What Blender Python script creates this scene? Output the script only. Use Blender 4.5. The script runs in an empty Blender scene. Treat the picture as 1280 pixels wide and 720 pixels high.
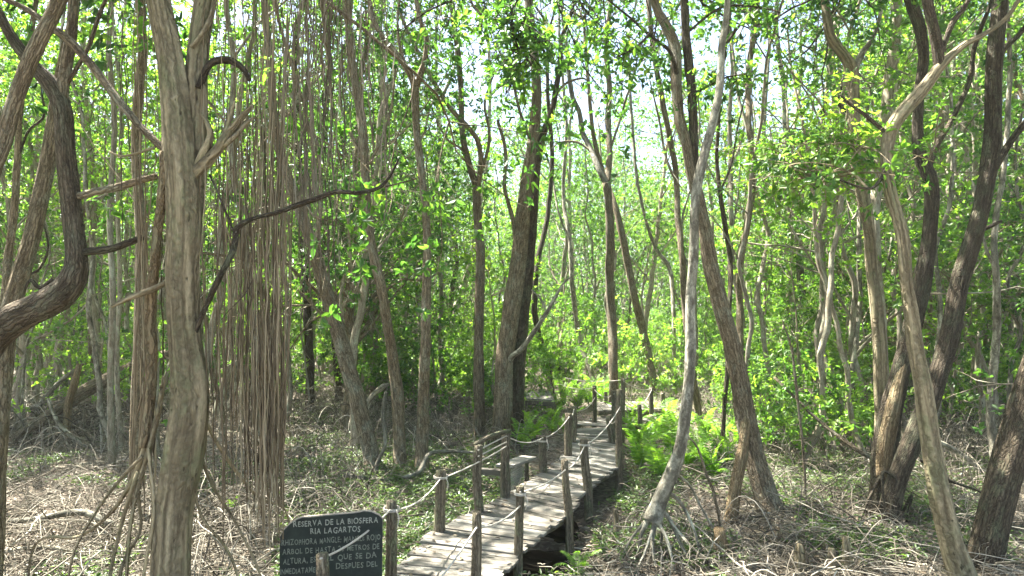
import bpy, math, random
import numpy as np
from mathutils import Matrix, Vector

# ------------------------------------------------------------------ scene, camera, light
S = bpy.context.scene
COL = S.collection
F, HZ, CAMZ = 834.0, 400.0, 3.0
PIT = math.atan((HZ - 360) / F)
CP, SP = math.cos(PIT), math.sin(PIT)

cam_data = bpy.data.cameras.new('camera')
cam_data.sensor_width = 36
cam_data.lens = F / 1280 * 36
cam_data.clip_end = 3000
cam = bpy.data.objects.new('camera', cam_data)
cam.location = (0, 0, CAMZ)
cam.rotation_euler = (math.radians(90) + PIT, 0, 0)
COL.objects.link(cam)
S.camera = cam

SUN_EL, SUN_AZ = math.radians(61), math.radians(-58)      # azimuth measured from +Y towards +X
W = bpy.data.worlds.new('World'); S.world = W; W.use_nodes = True
nt = W.node_tree
bg = nt.nodes['Background']
sky = nt.nodes.new('ShaderNodeTexSky'); sky.sky_type = 'NISHITA'; sky.sun_disc = False
sky.sun_elevation = SUN_EL; sky.sun_rotation = SUN_AZ
sky.air_density = 1.0; sky.dust_density = 3.0; sky.ozone_density = 1.0
nt.links.new(sky.outputs[0], bg.inputs[0]); bg.inputs[1].default_value = 0.062
sd = bpy.data.lights.new('sun', 'SUN'); sd.energy = 5.0; sd.angle = math.radians(0.53); sd.color = (1, .95, .86)
so = bpy.data.objects.new('sun', sd); COL.objects.link(so)
sv = Vector((math.sin(SUN_AZ) * math.cos(SUN_EL), math.cos(SUN_AZ) * math.cos(SUN_EL), math.sin(SUN_EL)))
so.rotation_euler = sv.to_track_quat('Z', 'Y').to_euler()
so.location = (-20, 5, 40)
S.view_settings.view_transform = 'Standard'
S.view_settings.look = 'None'
S.view_settings.gamma = 1
S.view_settings.use_curve_mapping = False
S.view_settings.exposure = 3.3
cy = S.cycles
cy.max_bounces = 8; cy.diffuse_bounces = 4; cy.glossy_bounces = 2; cy.transmission_bounces = 4; cy.volume_bounces = 1

# ------------------------------------------------------------------ helpers: pixels to places
def P(x, y, d):
    """point seen at pixel (x, y) whose world Y is d"""
    a = (x - 640) / F; b = (360 - y) / F
    s = d / (CP - SP * b)
    return np.array((a * s, d, CAMZ + (SP + CP * b) * s))

def G(x, y, z=0.0):
    """point seen at pixel (x, y) at height z"""
    a = (x - 640) / F; b = (360 - y) / F
    s = (z - CAMZ) / (SP + CP * b)
    return np.array((a * s, (CP - SP * b) * s, z))

def nrm(v, ax=-1):
    return v / np.maximum(np.linalg.norm(v, axis=ax, keepdims=True), 1e-9)

# ------------------------------------------------------------------ mesh builder
class MB:
    def __init__(s):
        s.v = []; s.q = []; s.t = []; s.qm = []; s.tm = []; s.b = []; s.ti = []; s.n = 0
    def add(s, v, q=None, t=None, bark=None, tint=None, mat=0):
        v = np.asarray(v, dtype=np.float32).reshape(-1, 3)
        m = len(v)
        s.v.append(v)
        if q is not None and len(q):
            q = np.asarray(q, dtype=np.int32) + s.n; s.q.append(q); s.qm.append(np.full(len(q), mat, np.int32))
        if t is not None and len(t):
            t = np.asarray(t, dtype=np.int32) + s.n; s.t.append(t); s.tm.append(np.full(len(t), mat, np.int32))
        s.b.append(np.asarray(bark, dtype=np.float32).reshape(-1, 3) if bark is not None else v)
        s.ti.append(np.broadcast_to(np.asarray(0.5 if tint is None else tint, dtype=np.float32), (m,)))
        s.n += m
    def mesh(s, name, mats, origin=(0, 0, 0), smooth=True):
        me = bpy.data.meshes.new(name)
        V = np.concatenate(s.v) - np.asarray(origin, dtype=np.float32)
        Q = np.concatenate(s.q) if s.q else np.zeros((0, 4), np.int32)
        T = np.concatenate(s.t) if s.t else np.zeros((0, 3), np.int32)
        me.vertices.add(len(V)); me.vertices.foreach_set('co', V.ravel())
        nl = Q.size + T.size
        me.loops.add(nl)
        me.loops.foreach_set('vertex_index', np.concatenate((Q.ravel(), T.ravel())))
        me.polygons.add(len(Q) + len(T))
        me.polygons.foreach_set('loop_start', np.concatenate((np.arange(len(Q)) * 4, Q.size + np.arange(len(T)) * 3)).astype(np.int32))
        mi = np.concatenate([a for a in s.qm] + [a for a in s.tm]) if (s.qm or s.tm) else np.zeros(0, np.int32)
        for m in mats: me.materials.append(m)
        me.polygons.foreach_set('material_index', mi)
        me.polygons.foreach_set('use_smooth', np.full(len(Q) + len(T), smooth))
        at = me.attributes.new('bark', 'FLOAT_VECTOR', 'POINT'); at.data.foreach_set('vector', np.concatenate(s.b).ravel())
        at = me.attributes.new('tint', 'FLOAT', 'POINT'); at.data.foreach_set('value', np.concatenate(s.ti))
        me.update(calc_edges=True)
        return me

def resample(pts, rad, step):
    pts = np.asarray(pts, float); rad = np.asarray(rad, float)
    n = len(pts)
    if n < 2: return pts, rad
    ext = np.vstack((2 * pts[0] - pts[1], pts, 2 * pts[-1] - pts[-2]))
    er = np.concatenate(([rad[0]], rad, [rad[-1]]))
    op, orr = [], []
    for i in range(n - 1):
        p0, p1, p2, p3 = ext[i:i + 4]; r1, r2 = er[i + 1], er[i + 2]
        k = max(1, int(math.ceil(np.linalg.norm(p2 - p1) / step)))
        t = (np.arange(k) / k)[:, None]
        op.append(0.5 * (2 * p1 + (p2 - p0) * t + (2 * p0 - 5 * p1 + 4 * p2 - p3) * t ** 2 + (-p0 + 3 * p1 - 3 * p2 + p3) * t ** 3))
        orr.append(r1 + (r2 - r1) * (3 * t[:, 0] ** 2 - 2 * t[:, 0] ** 3))
    op.append(pts[-1:]); orr.append(rad[-1:])
    return np.vstack(op), np.concatenate(orr)

def tube(mb, pts, rad, sides=14, step=None, lump=0.10, flute=0.06, rng=None, cap=True, mat=0, tint=0.5, wob=0.0):
    rng = rng or np.random.default_rng(1)
    rad = np.asarray(rad, float)
    if step is None: step = max(0.05, rad.mean() * 1.1)
    pts, rad = resample(pts, rad, step)
    n = len(pts)
    tg = nrm(np.gradient(pts, axis=0))
    L = np.concatenate(([0], np.cumsum(np.linalg.norm(np.diff(pts, axis=0), axis=1))))
    if wob:
        ph = rng.uniform(0, 6.28, 6)
        e = np.minimum(1, np.minimum(L, L[-1] - L) * 3)
        pts = pts + (np.stack((np.sin(L * 2.3 + ph[0]) + .6 * np.sin(L * 6.1 + ph[1]), np.sin(L * 2.9 + ph[2]) + .6 * np.sin(L * 5.3 + ph[3]), 0 * L), 1) * (wob * rad * e)[:, None])
    ref = np.array((0, 0, 1.0)) if abs(tg[:, 2]).mean() < .7 else np.array((0, 1.0, 0))
    u = np.cross(tg[0], ref); u /= np.linalg.norm(u)
    U = np.zeros_like(pts)
    for i in range(n):
        u = u - tg[i] * np.dot(u, tg[i]); u /= max(1e-9, np.linalg.norm(u)); U[i] = u
    Vv = np.cross(tg, U)
    th = np.arange(sides) / sides * 2 * math.pi
    TH, LL = np.meshgrid(th, L)
    R = np.ones_like(TH)
    sc = 1 / max(.04, rad.mean())
    for k, a in ((1, 1.), (2, .8), (3, .6)):
        R += lump * .5 * a * np.cos(k * TH + rng.uniform(-1, 1) * LL * sc * .5 + rng.uniform(0, 6.3)) * np.sin(LL * sc * rng.uniform(.12, .6) + rng.uniform(0, 6.3))
    for k in (5, 7, 9):
        if k * 2 < sides + 4:
            R += flute * np.cos(k * TH + rng.uniform(-.4, .4) * LL * sc * .4 + rng.uniform(0, 6.3)) * (.5 + .5 * np.sin(LL * sc * .3 + rng.uniform(0, 6)))
    R *= rad[:, None] * (1 - .35 * lump - .35 * flute)
    v = pts[:, None, :] + U[:, None, :] * (np.cos(TH) * R)[..., None] + Vv[:, None, :] * (np.sin(TH) * R)[..., None]
    off = rng.uniform(0, 50)
    rb = rad.mean()
    bark = np.stack((np.cos(TH) * rb + off, np.sin(TH) * rb, LL), -1)
    i = np.arange(n - 1)[:, None] * sides; j = np.arange(sides)[None, :]; j2 = (j + 1) % sides
    q = np.stack((i + j, i + j2, i + sides + j2, i + sides + j), -1).reshape(-1, 4)
    v = v.reshape(-1, 3); bark = bark.reshape(-1, 3); t = None
    if cap:
        v = np.vstack((v, pts[:1] - tg[:1] * rad[0] * .1, pts[-1:] + tg[-1:] * rad[-1] * .12)); m = n * sides
        bark = np.vstack((bark, [[off, 0, 0]], [[off, 0, L[-1]]]))
        jj = np.arange(sides); j3 = (jj + 1) % sides
        t = np.vstack((np.stack((jj * 0 + m, j3, jj), 1), np.stack((jj * 0 + m + 1, (n - 1) * sides + jj, (n - 1) * sides + j3), 1)))
    mb.add(v, q, t, bark, tint, mat)

def tubes(mb, Pt, R, sides=4, mat=0, tint=None, rng=None):
    """many thin tubes at once: Pt (N,K,3), R (N,K)"""
    Pt = np.asarray(Pt, float); R = np.asarray(R, float)
    N, K, _ = Pt.shape
    if N == 0: return
    tg = nrm(np.gradient(Pt, axis=1))
    ax = nrm(Pt[:, -1] - Pt[:, 0] + 1e-6)
    ref = np.where(np.abs(ax[:, 2:3]) < .7, np.array([[0, 0, 1.]]), np.array([[1., .2, 0]]))
    U = nrm(np.cross(tg, ref[:, None, :])); Vv = np.cross(tg, U)
    th = np.arange(sides) / sides * 2 * math.pi
    c, s_ = np.cos(th), np.sin(th)
    v = Pt[:, :, None, :] + (U[:, :, None, :] * c[:, None] + Vv[:, :, None, :] * s_[:, None]) * R[:, :, None, None]
    L = np.concatenate((np.zeros((N, 1)), np.cumsum(np.linalg.norm(np.diff(Pt, axis=1), axis=2), axis=1)), 1)
    rb = R.mean(1)[:, None, None]
    off = (np.arange(N) * 1.37)[:, None, None]
    bk = np.stack(np.broadcast_arrays(c * rb + off, s_ * rb + 0 * off, L[:, :, None] + 0 * c), -1)
    base = (np.arange(N) * K * sides)[:, None, None]
    i = (np.arange(K - 1) * sides)[None, :, None]; j = np.arange(sides)[None, None, :]; j2 = (j + 1) % sides
    q = np.stack((base + i + j, base + i + j2, base + i + sides + j2, base + i + sides + j), -1).reshape(-1, 4)
    ti = .5 if tint is None else np.repeat(np.asarray(tint), K * sides)
    mb.add(v.reshape(-1, 3), q, None, bk.reshape(-1, 3), ti, mat)

def leaves(mb, pos, d, nr, L, Wd, mat=0, tint=None, rng=None, droop=.12):
    N = len(pos)
    if N == 0: return
    d = nrm(d); sd_ = nrm(np.cross(d, nr)); up = np.cross(sd_, d)
    L = np.broadcast_to(L, (N,))[:, None]; Wd = np.broadcast_to(Wd, (N,))[:, None]
    fold = Wd * .22
    v = np.stack((pos,
                  pos + d * L * .38 + sd_ * Wd * .5 + up * fold, pos + d * L * .72 + sd_ * Wd * .42 + up * (fold - L * droop * .5),
                  pos + d * L - up * L * droop,
                  pos + d * L * .72 - sd_ * Wd * .42 + up * (fold - L * droop * .5), pos + d * L * .38 - sd_ * Wd * .5 + up * fold), 1)
    b = (np.arange(N) * 6)[:, None]
    q = np.concatenate((b + np.array([[0, 1, 2, 3]]), b + np.array([[0, 3, 4, 5]])), 0)
    mb.add(v.reshape(-1, 3), q, None, None, np.repeat(tint if tint is not None else np.full(N, .5), 6), mat)

def rosettes(mb, rng, pos, ax, n=8, L=.1, Wd=.042, mat=1, tint0=.5):
    """leaf whorls at twig ends"""
    M = len(pos)
    if M == 0: return
    pos = np.repeat(pos, n, 0); ax = nrm(np.repeat(ax, n, 0) + np.array((0, 0, .25)))
    r = nrm(rng.normal(size=(M * n, 3))); r = nrm(r - ax * (r * ax).sum(1, keepdims=True))
    d = nrm(r + ax * rng.uniform(-.1, .9, (M * n, 1)))
    nr = nrm(ax - d * (ax * d).sum(1, keepdims=True) + rng.normal(size=(M * n, 3)) * .25 + np.array((0, 0, .3)))
    pos = pos + ax * rng.uniform(-.09, .02, (M * n, 1)) * (L / .1)
    clump = np.repeat(rng.normal(0, .16, M), n)
    leaves(mb, pos, d, nr, L * rng.uniform(.65, 1.25, M * n), Wd * rng.uniform(.75, 1.2, M * n), mat,
           np.clip(tint0 + clump + rng.normal(0, .13, M * n), 0, 1), rng)

# ------------------------------------------------------------------ materials
def newmat(name):
    m = bpy.data.materials.new(name); m.use_nodes = True
    t = m.node_tree; t.nodes.clear()
    o = t.nodes.new('ShaderNodeOutputMaterial')
    return m, t, o
def N_(t, ty, **kw):
    n = t.nodes.new(ty)
    for k, v in kw.items(): setattr(n, k, v)
    return n
def ramp(t, fac, stops):
    r = t.nodes.new('ShaderNodeValToRGB'); e = r.color_ramp.elements
    while len(e) < len(stops): e.new(.5)
    for el, (p, c) in zip(e, stops): el.position = p; el.color = (*c, 1) if len(c) == 3 else c
    t.links.new(fac, r.inputs[0]); return r.outputs[0]
def noise(t, vec, scale, detail=4, rough=.6, dist=0):
    n = t.nodes.new('ShaderNodeTexNoise'); n.inputs['Scale'].default_value = scale; n.inputs['Detail'].default_value = detail
    n.inputs['Roughness'].default_value = rough; n.inputs['Distortion'].default_value = dist
    t.links.new(vec, n.inputs['Vector']); return n.outputs['Fac']
def mapping(t, vec, sc):
    m = t.nodes.new('ShaderNodeMapping'); m.inputs['Scale'].default_value = sc; t.links.new(vec, m.inputs['Vector']); return m.outputs[0]
def mix(t, fac, a, b, mode='MIX'):
    n = t.nodes.new('ShaderNodeMix'); n.data_type = 'RGBA'; n.blend_type = mode
    for s_, v in ((n.inputs[0], fac), (n.inputs[6], a), (n.inputs[7], b)):
        if hasattr(v, 'is_linked'): t.links.new(v, s_)
        else: s_.default_value = v if isinstance(v, float) else (*v, 1)
    return n.outputs[2]
def math_(t, op, a, b=0.0, clamp=False):
    n = t.nodes.new('ShaderNodeMath'); n.operation = op; n.use_clamp = clamp
    for s_, v in ((n.inputs[0], a), (n.inputs[1], b)):
        if hasattr(v, 'is_linked'): t.links.new(v, s_)
        else: s_.default_value = v
    return n.outputs[0]

def bark_mat(name, dark, mid, pale, lichen=(.36, .38, .33), lich=.5, stretch=.13, grain=26, bump=.6, crack=True, cs=.9):
    m, t, o = newmat(name)
    a = N_(t, 'ShaderNodeAttribute', attribute_name='bark').outputs['Vector']
    oi = t.nodes.new('ShaderNodeObjectInfo').outputs['Random']
    off = t.nodes.new('ShaderNodeVectorMath'); off.operation = 'ADD'; t.links.new(a, off.inputs[0])
    cx = t.nodes.new('ShaderNodeCombineXYZ'); t.links.new(math_(t, 'MULTIPLY', oi, 37.0), cx.inputs[0]); t.links.new(cx.outputs[0], off.inputs[1])
    a = off.outputs[0]
    g = noise(t, mapping(t, a, (1, 1, stretch)), grain, 7, .68, .3)
    fine = noise(t, mapping(t, a, (1, 1, stretch * 2.5)), grain * 3.2, 5, .7)
    big = noise(t, mapping(t, a, (1, 1, .5)), 5.5, 7, .72, .3)
    c = ramp(t, g, [(.3, dark), (.5, mid), (.68, pale)])
    c = mix(t, math_(t, 'MULTIPLY', math_(t, 'SUBTRACT', big, .5, True), lich * 16, True), c, lichen)
    spot = noise(t, mapping(t, a, (1, 1, .7)), 9, 5, .75)
    c = mix(t, math_(t, 'MULTIPLY', math_(t, 'SUBTRACT', spot, .6, True), 5.0, True), c, tuple(x * .55 for x in dark))
    c = mix(t, .35, c, ramp(t, fine, [(.35, (.25, .25, .25)), (.65, (.9, .9, .9))]), 'OVERLAY')
    pit = noise(t, mapping(t, a, (1, 1, .3)), 30, 3, .55)
    pm = math_(t, 'MULTIPLY', math_(t, 'SUBTRACT', pit, .66, True), 14.0, True)
    c = mix(t, math_(t, 'MULTIPLY', pm, .85), c, tuple(x * .35 for x in dark))
    g = math_(t, 'SUBTRACT', g, math_(t, 'MULTIPLY', pm, .6))
    hgt = math_(t, 'ADD', math_(t, 'MULTIPLY', g, 1.0), math_(t, 'MULTIPLY', fine, .35))
    if crack:
        vo = N_(t, 'ShaderNodeTexVoronoi', feature='DISTANCE_TO_EDGE'); vo.inputs['Scale'].default_value = grain * cs
        dv = t.nodes.new('ShaderNodeVectorMath'); dv.operation = 'ADD'
        t.links.new(mapping(t, a, (1, 1, stretch * .8)), dv.inputs[0])
        nn = t.nodes.new('ShaderNodeTexNoise'); nn.inputs['Scale'].default_value = 14; t.links.new(a, nn.inputs['Vector'])
        sc = t.nodes.new('ShaderNodeVectorMath'); sc.operation = 'SCALE'; sc.inputs[3].default_value = .05
        t.links.new(nn.outputs['Color'], sc.inputs[0]); t.links.new(sc.outputs[0], dv.inputs[1])
        t.links.new(dv.outputs[0], vo.inputs['Vector'])
        e = math_(t, 'MULTIPLY', vo.outputs['Distance'], 5.0, True)
        c = mix(t, math_(t, 'MULTIPLY', math_(t, 'SUBTRACT', 1.0, e), .6), c, tuple(x * .5 for x in dark))
        hgt = math_(t, 'ADD', hgt, math_(t, 'MULTIPLY', e, .8))
    v = ramp(t, oi, [(0, (.8, .8, .8)), (1, (1.12, 1.08, 1.02))])
    c = mix(t, 1.0, c, v, 'MULTIPLY')
    p = t.nodes.new('ShaderNodeBsdfPrincipled'); p.inputs['Roughness'].default_value = .9; p.inputs['Specular IOR Level'].default_value = .2
    t.links.new(c, p.inputs['Base Color'])
    b = t.nodes.new('ShaderNodeBump'); b.inputs['Strength'].default_value = bump; b.inputs['Distance'].default_value = .02
    t.links.new(hgt, b.inputs['Height']); t.links.new(b.outputs[0], p.inputs['Normal'])
    t.links.new(p.outputs[0], o.inputs[0])
    return m

def leaf_mat(name, stops, tr=.5, gain=1.7):
    m, t, o = newmat(name)
    a = N_(t, 'ShaderNodeAttribute', attribute_name='tint').outputs['Fac']
    oi = t.nodes.new('ShaderNodeObjectInfo').outputs['Random']
    f = math_(t, 'ADD', a, math_(t, 'MULTIPLY', math_(t, 'SUBTRACT', oi, .5), .3), True)
    c = ramp(t, f, stops)
    p = t.nodes.new('ShaderNodeBsdfPrincipled'); p.inputs['Roughness'].default_value = .42; p.inputs['Specular IOR Level'].default_value = .45
    t.links.new(c, p.inputs['Base Color'])
    tl = t.nodes.new('ShaderNodeBsdfTranslucent')
    t.links.new(mix(t, 1.0, c, (gain * 1.05, gain * 1.1, gain * .55), 'MULTIPLY'), tl.inputs[0])
    mx = t.nodes.new('ShaderNodeMixShader'); mx.inputs[0].default_value = tr
    t.links.new(p.outputs[0], mx.inputs[1]); t.links.new(tl.outputs[0], mx.inputs[2])
    t.links.new(mx.outputs[0], o.inputs[0])
    return m

def tint_mat(name, stops, rough=.9, grain=True, bump=.3, gscale=(60, 60, 8)):
    m, t, o = newmat(name)
    a = N_(t, 'ShaderNodeAttribute', attribute_name='tint').outputs['Fac']
    b_ = N_(t, 'ShaderNodeAttribute', attribute_name='bark').outputs['Vector']
    n = noise(t, mapping(t, b_, gscale), 1.0, 6, .65)
    c = ramp(t, math_(t, 'ADD', a, math_(t, 'MULTIPLY', math_(t, 'SUBTRACT', n, .5), 1.1 if grain else .4), True), stops)
    p = t.nodes.new('ShaderNodeBsdfPrincipled'); p.inputs['Roughness'].default_value = rough; p.inputs['Specular IOR Level'].default_value = .25
    t.links.new(c, p.inputs['Base Color'])
    bp = t.nodes.new('ShaderNodeBump'); bp.inputs['Strength'].default_value = bump; bp.inputs['Distance'].default_value = .01
    t.links.new(n, bp.inputs['Height']); t.links.new(bp.outputs[0], p.inputs['Normal'])
    t.links.new(p.outputs[0], o.inputs[0])
    return m

M = {}
M['pale'] = bark_mat('weathered_pale_bark', (.11, .086, .052), (.27, .228, .145), (.38, .33, .22), (.20, .20, .115), .45, .085, 19, 1.0, True, .62)
M['brown'] = bark_mat('brown_bark', (.06, .047, .031), (.19, .152, .10), (.32, .27, .19), (.26, .265, .20), .35, .13, 34, .8)
M['dark'] = bark_mat('dark_bark', (.024, .019, .013), (.065, .052, .036), (.125, .105, .074), (.10, .11, .07), .35, .13, 36, .8)
M['umber'] = bark_mat('umber_bark', (.04, .031, .021), (.12, .095, .065), (.21, .175, .125), (.17, .175, .12), .35, .13, 34, .9)
M['ochre'] = bark_mat('ochre_bark', (.09, .062, .032), (.22, .165, .095), (.33, .26, .16), (.22, .22, .14), .3, .06, 34, .9)
M['grey'] = bark_mat('smooth_grey_bark', (.075, .07, .055), (.17, .16, .125), (.26, .245, .195), (.37, .37, .30), .6, .3, 20, .5, True, .5)
M['far'] = bark_mat('grey_brown_bark', (.08, .068, .05), (.20, .175, .13), (.32, .29, .23), (.32, .33, .25), .4, .2, 24, .4, False)
M['twig'] = tint_mat('dry_twig', [(0, (.04, .034, .025)), (.5, (.135, .118, .088)), (1, (.37, .34, .275))])
M['root'] = tint_mat('hanging_root', [(0, (.05, .038, .023)), (.5, (.18, .14, .086)), (1, (.35, .305, .20))], gscale=(40, 40, 3))
M['vine'] = tint_mat('thin_vine', [(0, (.07, .06, .04)), (.5, (.15, .125, .085)), (1, (.26, .23, .17))])
M['leaf'] = leaf_mat('leaf', [(0, (.02, .055, .016)), (.4, (.045, .11, .024)), (.75, (.09, .18, .03)), (1, (.18, .27, .045))], .52, 2.15)
M['fresh'] = leaf_mat('fresh_leaf', [(0, (.04, .10, .02)), (.5, (.095, .19, .03)), (1, (.21, .31, .05))], .52, 2.15)
M['fern'] = leaf_mat('fern_leaf', [(0, (.055, .13, .025)), (.5, (.12, .24, .03)), (1, (.25, .35, .045))], .5, 2.0)
M['herb'] = leaf_mat('herb_leaf', [(0, (.03, .06, .016)), (.5, (.06, .11, .026)), (1, (.12, .17, .045))], .4)
M['litter'] = tint_mat('dead_leaf', [(0, (.035, .027, .018)), (.45, (.105, .08, .052)), (.8, (.22, .18, .125)), (1, (.37, .33, .26))], .75, False)
M['post'] = bark_mat('weathered_post', (.06, .05, .035), (.165, .14, .10), (.28, .245, .18), (.17, .19, .11), .55, .05, 40, .9, True, .8)

def plank_mat():
    m, t, o = newmat('weathered_plank')
    tn = N_(t, 'ShaderNodeAttribute', attribute_name='tint').outputs['Fac']
    b_ = N_(t, 'ShaderNodeAttribute', attribute_name='bark').outputs['Vector']
    n = noise(t, mapping(t, b_, (2.2, 60, 60)), 1.0, 7, .7)
    n2 = noise(t, mapping(t, b_, (2, 3, 3)), 1.6, 5, .65)
    f = math_(t, 'ADD', math_(t, 'MULTIPLY', tn, .55), math_(t, 'MULTIPLY', n, .6), False)
    c = ramp(t, f, [(.28, (.052, .046, .036)), (.55, (.142, .13, .106)), (.85, (.255, .242, .21))])
    c = mix(t, math_(t, 'MULTIPLY', math_(t, 'SUBTRACT', n2, .52, True), 3.0, True), c, (.16, .13, .105))
    p = t.nodes.new('ShaderNodeBsdfPrincipled'); p.inputs['Roughness'].default_value = .8; p.inputs['Specular IOR Level'].default_value = .3
    t.links.new(c, p.inputs['Base Color'])
    bp = t.nodes.new('ShaderNodeBump'); bp.inputs['Strength'].default_value = .5; bp.inputs['Distance'].default_value = .008
    t.links.new(n, bp.inputs['Height']); t.links.new(bp.outputs[0], p.inputs['Normal'])
    t.links.new(p.outputs[0], o.inputs[0]); return m
M['plank'] = plank_mat()

def plain(name, c, rough=.7, var=.25, scale=20):
    m, t, o = newmat(name)
    tc = t.nodes.new('ShaderNodeTexCoord').outputs['Object']
    n = noise(t, tc, scale, 6, .7)
    col = ramp(t, n, [(.3, tuple(x * (1 - var) for x in c)), (.7, tuple(min(1, x * (1 + var)) for x in c))])
    p = t.nodes.new('ShaderNodeBsdfPrincipled'); p.inputs['Roughness'].default_value = rough
    t.links.new(col, p.inputs['Base Color'])
    bp = t.nodes.new('ShaderNodeBump'); bp.inputs['Strength'].default_value = .25; bp.inputs['Distance'].default_value = .006
    t.links.new(n, bp.inputs['Height']); t.links.new(bp.outputs[0], p.inputs['Normal'])
    t.links.new(p.outputs[0], o.inputs[0]); return m
M['board'] = plain('dark_green_board', (.011, .018, .013), .8, .6, 9)
M['board_edge'] = plain('pale_board_edge', (.32, .27, .22), .8, .3, 30)
M['letters'] = plain('white_lettering', (.27, .28, .235), .8, .5, 90)
M['letters_worn'] = plain('worn_grey_lettering', (.15, .165, .13), .85, .6, 70)
M['rope'] = plain('pale_rope', (.40, .37, .31), .9, .3, 80)
M['net'] = plain('grey_net', (.33, .32, .27), .9, .3, 60)

def ground_mat():
    m, t, o = newmat('leaf_strewn_mud')
    tc = t.nodes.new('ShaderNodeTexCoord').outputs['Object']
    big = noise(t, tc, .35, 5, .6)
    mid = noise(t, tc, 3.0, 6, .7)
    fine = noise(t, tc, 38, 6, .8)
    vo = N_(t, 'ShaderNodeTexVoronoi'); vo.inputs['Scale'].default_value = 16; t.links.new(tc, vo.inputs['Vector'])
    sp = t.nodes.new('ShaderNodeSeparateColor'); t.links.new(vo.outputs['Color'], sp.inputs[0])
    c = ramp(t, fine, [(.3, (.03, .023, .016)), (.5, (.085, .067, .048)), (.66, (.20, .17, .13))])
    c2 = ramp(t, sp.outputs[0], [(0, (.07, .05, .035)), (.5, (.17, .13, .095)), (.85, (.30, .25, .19)), (1, (.38, .31, .23))])
    c = mix(t, .55, c, c2)
    c = mix(t, math_(t, 'MULTIPLY', math_(t, 'SUBTRACT', mid, .5, True), 3.0, True), c, (.07, .055, .042))
    c = mix(t, math_(t, 'MULTIPLY', math_(t, 'SUBTRACT', big, .5, True), 3.5, True), c, (.085, .11, .04))
    p = t.nodes.new('ShaderNodeBsdfPrincipled'); p.inputs['Roughness'].default_value = .9
    t.links.new(c, p.inputs['Base Color'])
    bp = t.nodes.new('ShaderNodeBump'); bp.inputs['Strength'].default_value = .9; bp.inputs['Distance'].default_value = .05
    t.links.new(math_(t, 'ADD', fine, sp.outputs[1]), bp.inputs['Height']); t.links.new(bp.outputs[0], p.inputs['Normal'])
    t.links.new(p.outputs[0], o.inputs[0]); return m
M['ground'] = ground_mat()
def water_mat():
    m, t, o = newmat('black_swamp_water')
    tc = t.nodes.new('ShaderNodeTexCoord').outputs['Object']
    n = noise(t, tc, 6, 3, .5)
    p = t.nodes.new('ShaderNodeBsdfPrincipled'); p.inputs['Base Color'].default_value = (.012, .011, .008, 1); p.inputs['Roughness'].default_value = .04
    bp = t.nodes.new('ShaderNodeBump'); bp.inputs['Strength'].default_value = .08; bp.inputs['Distance'].default_value = .02
    t.links.new(n, bp.inputs['Height']); t.links.new(bp.outputs[0], p.inputs['Normal'])
    t.links.new(p.outputs[0], o.inputs[0]); return m
M['water'] = water_mat()

# ------------------------------------------------------------------ object helpers
def tag(o, label=None, cat=None, group=None, kind=None):
    if label: o['label'] = label
    if cat: o['category'] = cat
    if group: o['group'] = group
    if kind: o['kind'] = kind
    return o
def empty(name, loc, label=None, cat=None, group=None):
    o = bpy.data.objects.new(name, None); COL.objects.link(o); o.location = tuple(float(v) for v in loc); o.empty_display_size = .2
    return tag(o, label, cat, group)
def obj(name, mb, mats, parent=None, smooth=True, origin=None):
    """links the builder's world-space geometry as one mesh object"""
    if not isinstance(mats, (list, tuple)): mats = [mats]
    org = ROOTLOC[parent.name] if parent is not None else (origin if origin is not None else (0, 0, 0))
    me = mb.mesh(name, mats, org, smooth)
    o = bpy.data.objects.new(name, me); COL.objects.link(o)
    if parent is not None: o.parent = parent; ROOTLOC[o.name] = org
    else:
        o.location = tuple(float(v) for v in org); ROOTLOC[o.name] = org
    return o
ROOTLOC = {}
def root(name, loc, label, cat, group=None):
    o = empty(name, loc, label, cat, group); ROOTLOC[o.name] = np.asarray(loc, float); return o
def copy_tree(o, parent=None):
    c = o.copy(); COL.objects.link(c)
    if parent is not None: c.parent = parent
    for ch in o.children: copy_tree(ch, c)
    return c

# ------------------------------------------------------------------ terrain
def ground_z(x, y):
    x = np.asarray(x, float); y = np.asarray(y, float)
    z = .05 * np.sin(x * .9 + y * .35) + .04 * np.sin(x * .37 - y * .8 + 1.3) + .03 * np.sin(x * 2.3 + 1.1 * y) + .02 * np.sin(3.7 * x - 2.9 * y + 2)
    for (cx, cy_, rx, ry, dep) in WET:
        e = ((x - cx) / rx) ** 2 + ((y - cy_) / ry) ** 2
        z = z - dep * np.exp(-e ** 1.5)
    return z
wp = [G(690, 700), G(735, 650), G(770, 615)]
WET = [(wp[0][0] - .25, wp[0][1], .55, .75, .30), (wp[1][0] - .4, wp[1][1], .4, .8, .16), (-4.9, 14.8, 1.3, 1.0, .22), (-5.9, 17.5, 1.2, .8, .18)]

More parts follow.
